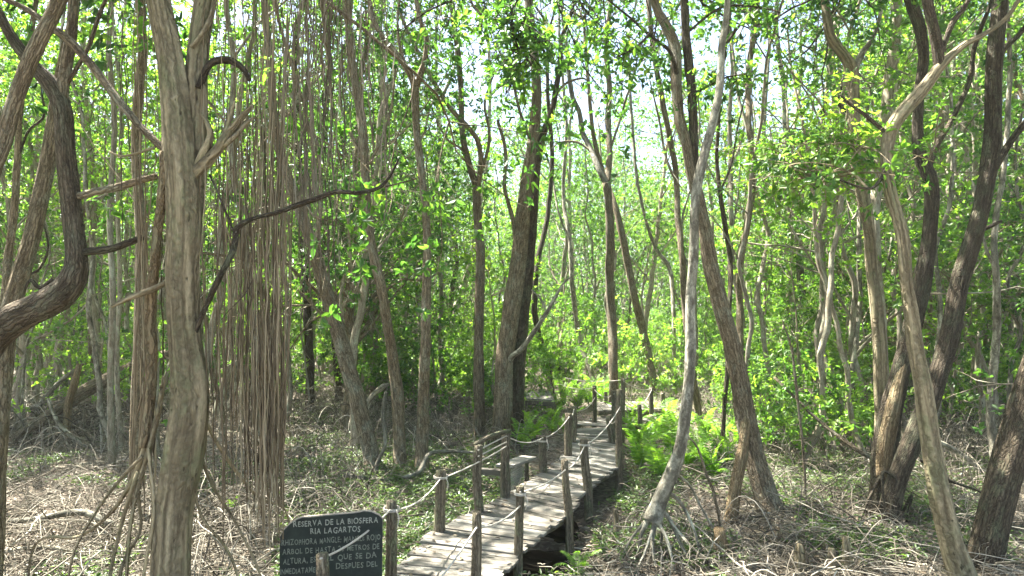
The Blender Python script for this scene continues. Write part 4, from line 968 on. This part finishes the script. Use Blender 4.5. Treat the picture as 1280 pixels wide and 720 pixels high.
traced = [np.array(o.location[:2]) for o in list(COL.objects) if o.name.startswith('mangrove_tree')]
R = np.random.default_rng(77)
def zone(x, y):
    px_ = 640 + F * x / y if y > 1 else (-999 if x < 0 else 1999)
    far = 'far back' if y > 32 else 'mid-distance'
    return px_, far
placed = []; cnt = 0
LAB = {}
def bg_label(px_, far, kind):
    if px_ < 400: side = 'on the left, beyond the root curtain'
    elif px_ < 660: side = 'left of centre, behind the forked trunks'
    elif px_ < 900: side = 'in the centre, beyond the boardwalk bend'
    else: side = 'on the right, behind the dark leaning trunks'
    return ('%s slender %s mangrove %s' % (far, kind, side), '%s mangroves %s' % (far, side))
def place_bg(x, y, v, s_):
    px_, far = zone(x, y); fresh = v in (3, 5, 7); kind = 'bright-leaved' if fresh else 'dark-leaved'
    lab, grp = bg_label(px_, far, kind)
    if px_ < -80 or px_ > 1360: lab = 'unseen leafy %s mangrove just outside the %s edge of the view' % (kind, 'left' if px_ < 0 else 'right'); grp = 'leafy mangroves outside the %s edge' % ('left' if px_ < 0 else 'right')
    o = empty('mangrove_tree', (x, y, 0), lab, 'tree', grp if not fresh else grp + ' (bright)')
    tm, cm = VAR[v]
    for nm, me in (('trunk', tm), ('crown', cm)):
        c = bpy.data.objects.new(nm, me); COL.objects.link(c); c.parent = o
    o.rotation_euler = (0, 0, R.uniform(0, 6.28)); o.scale = (s_, s_, s_ * R.uniform(.9, 1.1)); placed.append((x, y))
for k in range(4000):
    if cnt >= 180: break
    y = 15 + 50 * R.random() ** 1.15; hw = y * .86 + 2; x = R.uniform(-hw, hw); px_ = 640 + F * x / y
    cen = abs(px_ - 690) < 200
    if near_deck(x, y, 3.2) or any(np.hypot(x - a, y - b) < (1.5 if y < 30 else 2.0) for a, b in placed) or any(np.hypot(*(t - (x, y))) < 1.0 for t in traced): continue
    if cen and y < 24: continue
    if -13 < x < 5 and 20 < y < 31 and R.random() < .7: continue
    if cen and R.random() < .15: continue
    place_bg(x, y, int(R.integers(0, 8)), R.uniform(.75, 1.15)); cnt += 1
for (x, y) in ((-11.5, 5.5), (-11, 8.5), (-9.5, 1.5), (-14.5, 14), (9, 4), (11, 9), (-10, -2), (14, 13), (-16.5, 17), (-12.5, 4), (-19, 20)):  # unseen trees added outside the frame to cast dappled shade into it
    place_bg(x, y, int(R.integers(0, 3)), R.uniform(.85, 1))

# ------------------------------------------------------------------ shrubs, saplings
def shrub_variant(seed, H, spread, leafmat, n, lsize=.12):
    r_ = np.random.default_rng(seed); st = MB(); fo = MB(); curves, tips = [], []
    for k in range(n):
        d = r_.normal(size=3) * spread; d[2] = 1
        grow(r_, (r_.normal() * .12, r_.normal() * .12, -.05), d, .014, H * r_.uniform(.4, .65), 2, curves, tips, .3, (3, 4), 5)
    tubes(st, np.array([c[0] for c in curves]), np.array([c[1] for c in curves]), 4)
    bake(fo, [], tips, r_, lsize, lsize * .42, 6, .55, .9, ext=.08)
    return st.mesh('stem', [M['twig']]), fo.mesh('foliage', [M[leafmat]])
SV = [shrub_variant(200 + k, *a) for k, a in enumerate(((1.6, .45, 'fresh', 6), (2.6, .35, 'fresh', 6), (1.1, .7, 'herb', 6), (3.2, .3, 'fresh', 6), (2.2, .5, 'leaf', 6)))]
cnt = 0; sp = []
for k in range(6000):
    if cnt >= 165: break
    y = 13.5 + 34 * R.random() ** 1.1; hw = y * .84; x = R.uniform(-hw, hw); px_ = 640 + F * x / y
    if near_deck(x, y, 2.3) or any(np.hypot(x - a, y - b) < 1.1 for a, b in sp): continue
    cen = 480 < px_ < 960
    if y < 19 and not (px_ > 900): continue
    if px_ < 480 and y < 26 and R.random() < .75: continue
    if not cen and R.random() < .6: continue
    v = int(R.integers(0, 5)); far = 'far' if y > 26 else 'nearer'
    side = 'left behind the brush' if px_ < 480 else ('in the sunny centre behind the boardwalk' if px_ < 960 else 'right among the slim stems')
    kind = ('low bushy', 'tall leafy', 'sprawling dull', 'sapling-like', 'dark-leaved')[v]
    o = empty('shrub', (x, y, 0), '%s %s green shrub %s' % (far, kind, side), 'shrub', '%s shrubs %s' % (far, side))
    for nm, me in zip(('stem', 'foliage'), SV[v]):
        c = bpy.data.objects.new(nm, me); COL.objects.link(c); c.parent = o
    s_ = R.uniform(.75, 1.3); o.rotation_euler = (0, 0, R.uniform(0, 6.28)); o.scale = (s_, s_, s_); sp.append((x, y)); cnt += 1


# young leafy trees filling the middle height
def young_variant(seed, H, lf):
    r_ = np.random.default_rng(seed); mb = MB(); cr = MB(); n = 8
    z = np.linspace(-.1, H, n); pts = np.stack((np.cumsum(r_.normal(0, .1, n)), np.cumsum(r_.normal(0, .1, n)), z), 1); pts[:, :2] -= pts[0, :2]
    tube(mb, pts, .035 * np.linspace(1.1, .4, n), 7, .3, .1, .02, r_, wob=.3)
    curves, tips = [], []
    for k in range(11):
        t = r_.uniform(.15, 1); i = min(n - 2, int(t * (n - 1))); d = r_.normal(size=3); d[2] = abs(d[2]) * .4 + .25
        grow(r_, pts[i], d, .014, H * r_.uniform(.16, .26), 2, curves, tips, .1, (3, 4))
    bake(cr, curves, tips, r_, .105, .05, 8, .55, .75, ext=.15)
    return mb.mesh('trunk', [M['far']]), cr.mesh('crown', [M['far'], M[lf]])
YV = [young_variant(250 + k, H, lf) for k, (H, lf) in enumerate(((5, 'fresh'), (6.5, 'leaf'), (4, 'fresh'), (7.5, 'fresh'), (5.5, 'leaf')))]
cnt = 0; yp = []
for k in range(6000):
    if cnt >= 72: break
    y = 15 + 34 * R.random(); x = R.uniform(-.84, .84) * y; px_ = 640 + F * x / y
    if near_deck(x, y, 2.6) or any(np.hypot(x - a, y - b) < 1.3 for a, b in yp): continue
    if y < 20 and 380 < px_ < 900: continue
    if abs(px_ - 690) < 170 and R.random() < .5: continue
    if px_ < 380 and y < 22 and R.random() < .6: continue
    if px_ > 860 and y < 34 and R.random() < .72: continue
    if px_ < 400 and y < 32 and R.random() < .6: continue
    v = int(R.integers(0, 5)); lf = ('bright', 'dark green', 'small bright', 'tall bright', 'dense dark green')[v]
    side = 'on the left behind the hanging roots' if px_ < 400 else ('in the centre behind the straight trunks' if px_ < 900 else 'on the right behind the dark leaning trunks')
    o = empty('young_tree', (x, y, 0), '%s young tree %s' % (lf, side), 'tree', '%s young trees %s' % (lf, side))
    for nm, me in zip(('trunk', 'crown'), YV[v]):
        c = bpy.data.objects.new(nm, me); COL.objects.link(c); c.parent = o
    s_ = R.uniform(.8, 1.25); o.rotation_euler = (0, 0, R.uniform(0, 6.28)); o.scale = (s_, s_, s_); yp.append((x, y)); cnt += 1


# bare slender stems between the bigger trees
def pole_variant(seed, H, r0):
    r_ = np.random.default_rng(seed); mb = MB(); cr = MB(); n = 11
    z = np.linspace(-.1, H, n); a = r_.uniform(0, 6.3); ln = r_.uniform(0, .16)
    pts = np.stack((np.cos(a) * ln * z + r_.normal(0, .16, n).cumsum(), np.sin(a) * ln * z + r_.normal(0, .16, n).cumsum(), z), 1); pts[:, :2] -= pts[0, :2]
    tube(mb, pts, r0 * np.linspace(1.15, .4, n), 8, .3, .12, .03, r_, wob=.4); curves, tips = [], []
    for k in range(5):
        i = int(r_.integers(4, n - 1)); d = r_.normal(size=3); d[2] = abs(d[2]) * .4 + .5
        grow(r_, pts[i], d, r0 * .35, H * .2, 1, curves, tips, .1, (2, 3))
    tubes(mb, np.array([c[0] for c in curves]), np.array([c[1] for c in curves]), 5)
    bake(cr, [], tips[::2], r_, .12, .055, 7, .55, .8, ext=.2)
    return mb.mesh('trunk', [M['far'] if seed % 2 else M['grey']]), cr.mesh('crown', [M['far'], M['leaf']])
PV = [pole_variant(270 + k, H, r0) for k, (H, r0) in enumerate(((11, .06), (12, .075), (9, .045), (13, .09), (10, .05), (12, .06)))]
cnt = 0; pp = []
for k in range(6000):
    if cnt >= 230: break
    y = 14 + 30 * R.random(); x = R.uniform(-.8, .8) * y; px_ = 640 + F * x / y
    if near_deck(x, y, 2.4) or any(np.hypot(x - a, y - b) < .9 for a, b in pp) or (380 < px_ < 900 and (y < 22 or R.random() < .5)): continue
    v = int(R.integers(0, 6)); side = 'left, behind the hanging roots' if px_ < 400 else ('centre, behind the straight trunks' if px_ < 900 else 'right, around the dark leaning trunks')
    tn = 'greyish brown' if (270 + v) % 2 else 'pale grey'
    o = empty('slender_stem', (x, y, 0), '%s bare slender stem %s' % (tn, side), 'tree', '%s slender stems %s' % (tn, side))
    for nm, me in zip(('trunk', 'crown'), PV[v]):
        c = bpy.data.objects.new(nm, me); COL.objects.link(c); c.parent = o
    s_ = R.uniform(.8, 1.2); o.rotation_euler = (0, 0, R.uniform(0, 6.28)); o.scale = (s_, s_, s_); pp.append((x, y)); cnt += 1

# the far wood that closes the view on every side
mb = MB(); Rf = np.random.default_rng(31)
nc = 9500; th = Rf.uniform(0, 2 * math.pi, nc); front = Rf.random(nc) < .72; th = np.where(front, np.where(Rf.random(nc) < .25, Rf.uniform(-.3, .3, nc), Rf.uniform(-.9, .9, nc)), th)
rd = Rf.uniform(50, 105, nc); cxx = np.sin(th) * rd; cyy = np.cos(th) * rd + 4
cz = np.where(Rf.random(nc) < .45, Rf.uniform(.2, 4, nc), 3 + Rf.random(nc) ** 1.1 * 20); cr_ = Rf.uniform(.8, 2.4, nc)
m_ = 34; pos = np.repeat(np.stack((cxx, cyy, cz), 1), m_, 0) + nrm(Rf.normal(size=(nc * m_, 3))) * (np.repeat(cr_, m_) * Rf.random(nc * m_) ** .5)[:, None] * np.array((1, 1, .6))
pos[:, 2] = np.maximum(pos[:, 2], .05)
d_ = nrm(Rf.normal(size=(nc * m_, 3)))
leaves(mb, pos, d_, nrm(Rf.normal(size=(nc * m_, 3)) + (0, 0, .8)), Rf.uniform(.26, .46, nc * m_), Rf.uniform(.13, .2, nc * m_), 1, np.clip(np.repeat(Rf.normal(.5, .2, nc), m_) + Rf.normal(0, .12, nc * m_), 0, 1))
n = 900; th = Rf.uniform(-1, 1, n) * 1.2; rd = Rf.uniform(50, 100, n); K = 6; t = np.linspace(0, 1, K); Hh = Rf.uniform(9, 17, n)
Pt = np.zeros((n, K, 3)); Pt[:, :, 0] = (np.sin(th) * rd)[:, None] + Rf.normal(0, .35, (n, K)).cumsum(1); Pt[:, :, 1] = (np.cos(th) * rd)[:, None]; Pt[:, :, 2] = Hh[:, None] * t - .2
tubes(mb, Pt, Rf.uniform(.06, .16, n)[:, None] * np.linspace(1, .4, K)[None], 6, 0)
tag(obj('far_wood', mb, [M['far'], M['leaf']]), 'distant green mass of mangrove wood closing the view', 'forest', kind='stuff')

# ------------------------------------------------------------------ ferns
def frond_mesh(seed, L, arch):
    r_ = np.random.default_rng(seed); mb = MB(); K = 12; t = np.linspace(0, 1, K)
    ang = math.radians(78) - arch * t ** 1.4; dx = np.cos(ang); dz = np.sin(ang)
    x = np.concatenate(([0], np.cumsum(dx[:-1]))) * L / K; z = np.concatenate(([0], np.cumsum(dz[:-1]))) * L / K
    pts = np.stack((x, .03 * np.sin(t * 3 + seed), z), 1)
    tubes(mb, pts[None], np.linspace(.008, .003, K)[None], 4, 0)
    n = 17; tt = np.repeat(np.linspace(.22, .98, n), 2); sg = np.tile((-1, 1), n)
    p = np.stack([np.interp(tt, t, pts[:, k]) for k in range(3)], 1); tg = np.stack([np.interp(tt, t, np.gradient(pts[:, k])) for k in range(3)], 1); tg = nrm(tg)
    side = np.stack((0 * tt, sg, 0 * tt), 1); d = nrm(side + tg * (.25 + .9 * tt[:, None] ** 2) + np.array((0, 0, -.12)) + r_.normal(size=(2 * n, 3)) * .08)
    up = nrm(np.cross(tg, np.array((0, 1.0, 0))) * -1); up = np.where(up[:, 2:3] < 0, -up, up)
    ln = L * .19 * (1 - .45 * tt) * np.clip((tt + .1) * 3, 0, 1)
    leaves(mb, p, d, up + r_.normal(size=(2 * n, 3)) * .12, ln, ln * .2 + .006, 1, np.clip(.5 + r_.normal(0, .12, 2 * n), 0, 1), droop=.16)
    return mb.mesh('frond', [M['fern'], M['fern']])
FR = [frond_mesh(300 + k, L, a) for k, (L, a) in enumerate(((1.25, 1.3), (1.05, 1.6), (1.4, 1.0), (.9, 1.9), (1.2, .8)))]
def fern(x, y, s_, label, group, n=10):
    g = G(x, y); o = empty('fern', (g[0], g[1], float(ground_z(g[0], g[1]))), label, 'fern', group)
    for k in range(n):
        c = bpy.data.objects.new('frond', FR[int(R.integers(0, 5))]); COL.objects.link(c); c.parent = o
        c.rotation_euler = (R.normal(0, .1), R.normal(0, .14), k * 6.283 / n + R.uniform(-.3, .3)); q = s_ * R.uniform(.75, 1.1); c.scale = (q, q, q)
RG = [(800, 590), (826, 604), (858, 588), (892, 600), (842, 572), (872, 572), (908, 582), (818, 558), (800, 560), (902, 556), (930, 560), (850, 548), (880, 545), (812, 538), (790, 548), (835, 535)]
LG = [(652, 562), (668, 552), (690, 548), (704, 540), (658, 536), (644, 548), (692, 526), (676, 520), (660, 518), (700, 515)]
FG = [(722, 512), (736, 508), (752, 505), (705, 500), (640, 506), (728, 498), (745, 495), (715, 492), (765, 498), (690, 488)]
for lst, lab, grp in ((RG, 'bright green fern right of the boardwalk, behind the smooth grey trunk', 'ferns right of the boardwalk'), (LG, 'green fern left of the boardwalk, right of the stout double trunk', 'ferns left of the boardwalk'), (FG, 'fern beyond the end of the straight boardwalk at the bend', 'ferns around the bend')):
    for (x, y) in lst: fern(x, y, R.uniform(.65, .95) * (.8 if lst is LG else 1), lab, grp)
fern(722, 716, .42, 'small fresh fern beside the black water, right of the near boardwalk posts', None, 8)
fern(686, 706, .25, 'tiny fern at the water edge under the boardwalk', None, 7)
for (x, y, s_, lab) in ((290, 640, .3, 'small fern sprig behind the root curtain'), (172, 590, .3, 'small pale fern sprig left of the pale trunk'), (1060, 500, .6, 'fern in the sunny clearing at right'), (1220, 530, .8, 'pale fern behind the slim grey stem at far right'), (985, 560, .6, 'fern at the edge of the right clearing')):
    fern(x, y, s_, lab, None, 9)

# ------------------------------------------------------------------ forest floor
R = np.random.default_rng(9)
def wedge(n, dmin, dmax, spread=.95):
    d = dmin * (dmax / dmin) ** R.random(n); x = d * R.uniform(-spread, spread, n); return x, d
def off_deck(x, y, m):
    k = np.ones(len(x), bool); a = np.concatenate((Lp[:, :2], L2[:, :2])); b = np.concatenate((Rp[:, :2], R2[:, :2])); c = .5 * (a + b)
    for i in range(len(c) - 1):
        if i == len(Lp) - 1: continue
        p0, p1 = c[i], c[i + 1]; v = p1 - p0; t = np.clip(((x - p0[0]) * v[0] + (y - p0[1]) * v[1]) / (v @ v), 0, 1)
        k &= np.hypot(x - p0[0] - t * v[0], y - p0[1] - t * v[1]) > m
    return k
def inwet(x, y): return ground_z(x, y) < -.12
def fieldn(x, y, s, ph): return .5 + .25 * (np.sin(x * s + ph) + np.sin(y * s * .9 + 2 * ph)) * .7 + .25 * np.sin((x + y) * s * 1.7 + ph * 3) * np.cos((x - y) * s * 1.3)
# fallen twigs
x, y = wedge(36000, 5.5, 34); k = off_deck(x, y, .72) & ~inwet(x, y) ; x, y = x[k], y[k]; N = len(x)
a = R.uniform(0, 6.283, N); ln = R.uniform(.12, .6, N) * R.uniform(.5, 1, N) * (1 + 1.2 * (R.random(N) < .1)); K = 5; t = np.linspace(-.5, .5, K)
cv = R.normal(0, .35, N); Pt = np.zeros((N, K, 3))
for i, tt in enumerate(t):
    aa = a + cv * tt; Pt[:, i, 0] = x + np.cos(aa) * ln * tt + R.normal(0, .012, N); Pt[:, i, 1] = y + np.sin(aa) * ln * tt + R.normal(0, .012, N)
h0 = R.exponential(.05, N); tilt = R.normal(0, .18, N)
Pt[:, :, 2] = ground_z(x, y)[:, None] + h0[:, None] + np.abs(tilt)[:, None] * ln[:, None] * (t + .5)[None] + R.normal(0, .008, (N, K))
rr_ = R.uniform(.002, .0055, N) * (1 + (R.random(N) < .1) * 1.6)
mb = MB(); tubes(mb, Pt, rr_[:, None] * np.linspace(1, .6, K)[None], 4, 0, np.clip(R.normal(.55, .25, N), 0, 1))
x, y = wedge(330, 7, 28); k = off_deck(x, y, 1.5) & ~inwet(x, y); x, y = x[k], y[k]; N = len(x); K = 9; t = np.linspace(-.5, .5, K); a = R.uniform(0, 6.283, N); ln = R.uniform(.7, 2.4, N); Pt = np.zeros((N, K, 3))
w1 = R.normal(0, .035, (N, K)).cumsum(1); w2 = R.normal(0, .035, (N, K)).cumsum(1)
Pt[:, :, 0] = x[:, None] + np.cos(a)[:, None] * ln[:, None] * t + w1; Pt[:, :, 1] = y[:, None] + np.sin(a)[:, None] * ln[:, None] * t + w2
Pt[:, :, 2] = ground_z(x, y)[:, None] + .03 + np.maximum(0, R.normal(.05, .14, N))[:, None] + R.normal(0, .16, N)[:, None] * np.abs(t + .5)[None] * ln[:, None] + np.abs(w2) * .6
kk = off_deck(Pt[:, :, 0].ravel(), Pt[:, :, 1].ravel(), .75).reshape(N, K).all(1); Pt = Pt[kk]; N = len(Pt)
tubes(mb, Pt, R.uniform(.005, .014, N)[:, None] * np.linspace(1, .45, K)[None], 6, 0, np.clip(R.normal(.6, .25, N), 0, 1))
tag(obj('fallen_twigs', mb, M['twig']), 'grey fallen twigs and dry sticks scattered over the forest floor', 'twigs', kind='stuff')
# sparse bare bushes: upright dry twigs
x, y = wedge(5200, 8.5, 30); k = off_deck(x, y, 1.0) & ((np.abs(x / y) > .22) | (y > 17)) & (fieldn(x, y, .8, 1.9) > .42); x, y = x[k], y[k]; N = len(x)
K = 7; t = np.linspace(0, 1, K); a = R.uniform(0, 6.283, N); le = R.uniform(.1, .8, N); hh = R.uniform(.25, 1.3, N); Pt = np.zeros((N, K, 3))
Pt[:, :, 0] = x[:, None] + np.cos(a)[:, None] * le[:, None] * hh[:, None] * t ** 1.4 + R.normal(0, .018, (N, K)).cumsum(1); Pt[:, :, 1] = y[:, None] + np.sin(a)[:, None] * le[:, None] * hh[:, None] * t ** 1.4 + R.normal(0, .018, (N, K)).cumsum(1)
Pt[:, :, 2] = ground_z(x, y)[:, None] - .03 + hh[:, None] * t * (1 - .35 * le[:, None] * t)
mb = MB(); tubes(mb, Pt, R.uniform(.003, .007, N)[:, None] * np.linspace(1, .4, K)[None], 4, 0, np.clip(R.normal(.5, .25, N), 0, 1))
tag(obj('dry_brush', mb, M['twig']), 'bare upright dry twigs growing in thin brush between the trunks', 'brush', kind='stuff')
# arching dry roots and brush
mb = MB()
def arcs(n, cx, cy_, sx_, sy_, hmax, lmax, r0, r1, big=False):
    x = R.normal(cx, sx_, n); y = R.normal(cy_, sy_, n); k = off_deck(x, y, .95) & (y > 5); x, y = x[k], y[k]; n = len(x)
    a = R.uniform(0, 6.283, n); l = R.uniform(.3, 1, n) * lmax; h = R.uniform(.05, 1, n) ** 1.5 * hmax; K = 9; t = np.linspace(0, 1, K)
    Pt = np.zeros((n, K, 3)); w1 = R.normal(0, .03, (n, K)).cumsum(1) * .8; w2 = R.normal(0, .03, (n, K)).cumsum(1) * .8; end = R.uniform(.55, 1.1, n)
    Pt[:, :, 0] = x[:, None] + np.cos(a)[:, None] * l[:, None] * (t - .5) + w1 * .7; Pt[:, :, 1] = y[:, None] + np.sin(a)[:, None] * l[:, None] * (t - .5) + w2 * .7
    tt = t[None] * end[:, None]
    Pt[:, :, 2] = ground_z(x, y)[:, None] - .03 + h[:, None] * 4 * tt * (1 - tt) + np.abs(w1) * .3
    kk = off_deck(Pt[:, :, 0].ravel(), Pt[:, :, 1].ravel(), .7).reshape(n, K).all(1)
    Pt = Pt[kk]; n = len(Pt)
    tubes(mb, Pt, (R.uniform(r0 * .5, r1 * .75, n)[:, None]) * 1.0 * np.linspace(1, .55, K)[None], 5, 0, np.clip(R.normal(.45, .26, n), 0, 1))
c0 = G(480, 520); arcs(1920, c0[0], c0[1], 2.6, 3.4, .9, 1.5, .006, .016)
c0 = G(560, 530); arcs(840, c0[0], c0[1], 1.4, 2.0, .8, 1.3, .006, .014)
c0 = G(90, 520); arcs(1440, c0[0], c0[1], 2.6, 3.0, .8, 1.6, .007, .018); c0 = G(60, 540); arcs(700, c0[0], c0[1], 1.8, 1.8, 1.0, 2.0, .008, .03)
c0 = G(330, 660); arcs(300, c0[0], c0[1], .6, 1.2, .6, 1.2, .006, .018)
c0 = G(100, 680); arcs(792, c0[0], c0[1], 1.6, 1.6, .45, 1.3, .006, .013)
c0 = G(270, 640); arcs(624, c0[0], c0[1], 1.3, 1.8, .6, 1.3, .006, .014)
c0 = G(860, 690); arcs(200, c0[0], c0[1], .8, 1.0, .4, 1.0, .005, .013)
c0 = G(970, 680); arcs(240, c0[0], c0[1], 1.1, 1.2, .4, 1.1, .005, .014)
c0 = G(1120, 640); arcs(800, c0[0], c0[1], 1.8, 2.4, .55, 1.4, .006, .014)
c0 = G(1060, 520); arcs(1440, c0[0], c0[1], 3.0, 3.4, .9, 1.6, .006, .015)
c0 = G(1230, 560); arcs(960, c0[0], c0[1], 2.2, 2.6, 1.1, 1.6, .006, .015)
c0 = G(640, 470); arcs(1440, c0[0] - 8, c0[1], 7, 5, 1.3, 2.0, .008, .018)
c0 = G(960, 468); arcs(1200, c0[0] + 4, c0[1], 6, 5, 1.3, 2.0, .008, .018)
tag(obj('dry_root_tangle', mb, M['twig']), 'tangled pale arching roots and dry brush between the trees', 'brush', kind='stuff')
# litter
x, y = wedge(80000, 5.5, 30); k = off_deck(x, y, .6) | (R.random(len(x)) < 0); k &= ~inwet(x, y) | (R.random(len(x)) < .12); x, y = x[k], y[k]; N = len(x)
z = np.maximum(ground_z(x, y), -.125) + R.uniform(.004, .035, N); a = R.uniform(0, 6.283, N)
mb = MB(); d = np.stack((np.cos(a), np.sin(a), R.normal(0, .25, N)), 1); nr_ = np.stack((R.normal(0, .35, N), R.normal(0, .35, N), np.ones(N)), 1)
leaves(mb, np.stack((x, y, z), 1), d, nr_, R.uniform(.045, .10, N), R.uniform(.02, .04, N), 0, np.clip(R.normal(.42, .27, N), 0, 1), droop=.05)
n = 170; k = R.integers(0, len(Lp) - 1, n); u = R.random((n, 1)); v = np.where(R.random((n, 1)) < .6, R.random((n, 1)) ** 3, R.random((n, 1))); e0 = Lp[k] + (Lp[k + 1] - Lp[k]) * u; e1 = Rp[k] + (Rp[k + 1] - Rp[k]) * u
q = e0 + (e1 - e0) * v; q[:, 2] += .012; a = R.uniform(0, 6.283, n); d = np.stack((np.cos(a), np.sin(a), R.uniform(0, .2, n)), 1)
leaves(mb, q, d, np.stack((R.normal(0, .25, n), R.normal(0, .25, n), np.ones(n)), 1), R.uniform(.05, .10, n), R.uniform(.025, .04, n), 0, np.clip(R.normal(.5, .3, n), 0, 1), droop=.05)
tag(obj('leaf_litter', mb, M['litter']), 'brown and tan dead leaves littering the ground', 'leaf litter', kind='stuff')
# low green cover
x, y = wedge(80000, 6.5, 34); px_ = 640 + F * x / y; py_ = 400 + 2502 / y
m = fieldn(x, y, 1.1, .7) * .6 + fieldn(x, y, 2.7, 2.1) * .4
bias = np.where((px_ > 350) & (px_ < 640) & (py_ > 505), .50, 0) + np.where((px_ > 740) & (px_ < 1250) & (py_ < 710), .27, 0) + np.where((px_ < 300) & (py_ > 560), .04, 0) + np.where((py_ < 510), .22, 0)
k = off_deck(x, y, .62) & ~inwet(x, y) & (m + bias > .72 + R.normal(0, .08, len(x))); x, y = x[k], y[k]; n0 = len(x)
x = np.repeat(x, 3) + R.normal(0, .035, n0 * 3); y = np.repeat(y, 3) + R.normal(0, .035, n0 * 3); N = len(x); a = R.uniform(0, 6.283, N)
z = ground_z(x, y) + R.uniform(.01, .16, N); d = np.stack((np.cos(a), np.sin(a), R.uniform(-.1, .9, N)), 1); nr_ = np.stack((R.normal(0, .3, N), R.normal(0, .3, N), np.ones(N)), 1)
mb = MB(); leaves(mb, np.stack((x, y, z), 1), d, nr_, R.uniform(.04, .1, N), R.uniform(.02, .04, N), 0, np.clip(R.normal(.5, .22, N), 0, 1))
tag(obj('ground_cover', mb, M['herb']), 'low green creeping plants covering the swamp floor', 'ground cover', kind='stuff')
# leaves lying on the boardwalk are litter of the walk
# ------------------------------------------------------------------ logs, sticks
def log(name, L, d, label, mat, cat='log', sides=14, lump=.2):
    pts = [P(p[0], p[1], d + (p[3] if len(p) > 3 else 0)) for p in L]; r_ = [p[2] / 2 / F * d for p in L]
    org = pts[0].copy(); org[2] = 0; mb = MB(); tube(mb, pts, r_, sides, None, lump, .1, np.random.default_rng(len(label)), wob=.15)
    o = obj(name, mb, M[mat], None, origin=org); tag(o, label, cat); return o
log('fallen_log', [(20, 545, 10, -1.2), (60, 520, 13, -.6), (100, 494, 19), (135, 474, 20, .4), (168, 458, 17, .8), (215, 440, 12, 1.4)], 17, 'long weathered log propped diagonally in the brush at left', 'brown', lump=.25)
log('dead_branch', [(40, 520, 6), (62, 492, 7), (84, 470, 6), (104, 455, 4)], 18, 'bare grey branch leaning against the diagonal log', 'grey', 'branch')
log('stump', [(84, 545, 11), (85, 510, 10), (92, 480, 10), (100, 455, 7)], 16.6, 'broken brown stump standing in front of the diagonal log', 'ochre', 'stump')
log('dead_branch', [(140, 655, 8, -.3), (100, 640, 9), (50, 648, 8), (-10, 654, 7)], 9.6, 'long pale branch lying level on the ground at lower left', 'grey', 'branch')
log('dead_branch', [(-5, 690, 5), (60, 684, 6), (130, 700, 4)], 8.6, 'thin pale stick lying near the bottom left corner', 'grey', 'branch')
log('dead_branch', [(60, 498, 4), (74, 530, 5), (98, 552, 6), (112, 560, 4)], 15.5, 'forked pale stick in the root heap below the diagonal log', 'grey', 'branch')
log('dead_branch', [(430, 594, 5, -.4), (480, 600, 6), (520, 592, 6, .2), (536, 568, 6, .6), (560, 564, 5, .9), (598, 566, 4, 1.2)], 12.2, 'pale bent branch lying behind the posts left of the bench', 'grey', 'branch')
log('dead_branch', [(452, 562, 6, .6), (456, 525, 7, .6), (462, 500, 7, .6), (478, 484, 8, .6), (486, 480, 5, .6)], 14, 'pale arched dead branch leaning on the slender bending trunk', 'grey', 'branch')
log('dead_branch', [(468, 598, 5), (472, 580, 6), (482, 552, 5), (478, 520, 5), (482, 490, 4)], 12.4, 'forked white stick upright beside the leaning trunk foot', 'grey', 'branch')
log('dead_branch', [(975, 668, 14), (1000, 682, 15), (1030, 700, 16), (1062, 716, 14)], 8.9, 'short dark log lying beside the stumps at lower right', 'brown', 'log')
for (x, y, w_, h_, lab) in ((1000, 712, 16, 34, 'rough pale stump, leftmost at lower right'), (1040, 716, 14, 30, 'rough pale stump in the middle at lower right'), (1058, 712, 12, 40, 'narrow ragged stump right of the short dark log'), (900, 700, 22, 40, 'short hollow ochre stump at the foot of the ochre leg'), (838, 675, 7, 38, 'small pointed stub in the sunny litter right of the boardwalk')):
    if w_ == 7: x = 770
    d = D(y); log('stump', [(x, y + 4, w_ * 1.2), (x + 1, y - h_ * .5, w_), (x - 1, y - h_, w_ * .7)], d, lab, 'ochre' if 'ochre' in lab else 'pale', 'stump', 12, .35)
log('dead_branch', [(770, 700, 4), (800, 672, 5), (838, 660, 4)], 9.4, 'curved pale stick among the litter between boardwalk and grey trunk', 'grey', 'branch')
log('dead_branch', [(1230, 590, 6), (1190, 560, 7), (1150, 548, 6), (1118, 560, 4)], 12.5, 'grey branch lying behind the S-curved trunk', 'grey', 'branch')
log('dead_branch', [(968, 472, 4, 1.5), (1020, 522, 5, .6), (1068, 560, 6), (1096, 576, 5)], 12.5, 'thin bare stem slanting down across the right clearing', 'brown', 'branch')
log('sapling', [(1008, 640, 3), (1004, 560, 3.5), (997, 500, 3.5), (990, 440, 3), (978, 400, 2)], D(645), 'thin bare sapling standing alone in the right clearing', 'brown', 'sapling')
log('sapling', [(905, 680, 3), (893, 620, 4), (882, 590, 4), (872, 560, 3), (860, 545, 2)], D(690), 'thin bare sapling between the grey trunk and the big leaning trunk', 'brown', 'sapling')

# ------------------------------------------------------------------ air
USE_HAZE = True
if USE_HAZE:
    m, t, o = newmat('haze'); v = t.nodes.new('ShaderNodeVolumePrincipled'); v.inputs['Color'].default_value = (.9, .95, .92, 1); v.inputs['Density'].default_value = .0005
    t.links.new(v.outputs[0], o.inputs['Volume'])
    mb = MB(); x0, x1, y0, y1, z0, z1 = -910, 910, -710, 1510, -2, 30
    mb.add([(x0, y0, z0), (x1, y0, z0), (x1, y1, z0), (x0, y1, z0), (x0, y0, z1), (x1, y0, z1), (x1, y1, z1), (x0, y1, z1)], [(0, 3, 2, 1), (4, 5, 6, 7), (0, 1, 5, 4), (1, 2, 6, 5), (2, 3, 7, 6), (3, 0, 4, 7)])
    tag(obj('haze', mb, m), kind='stuff')
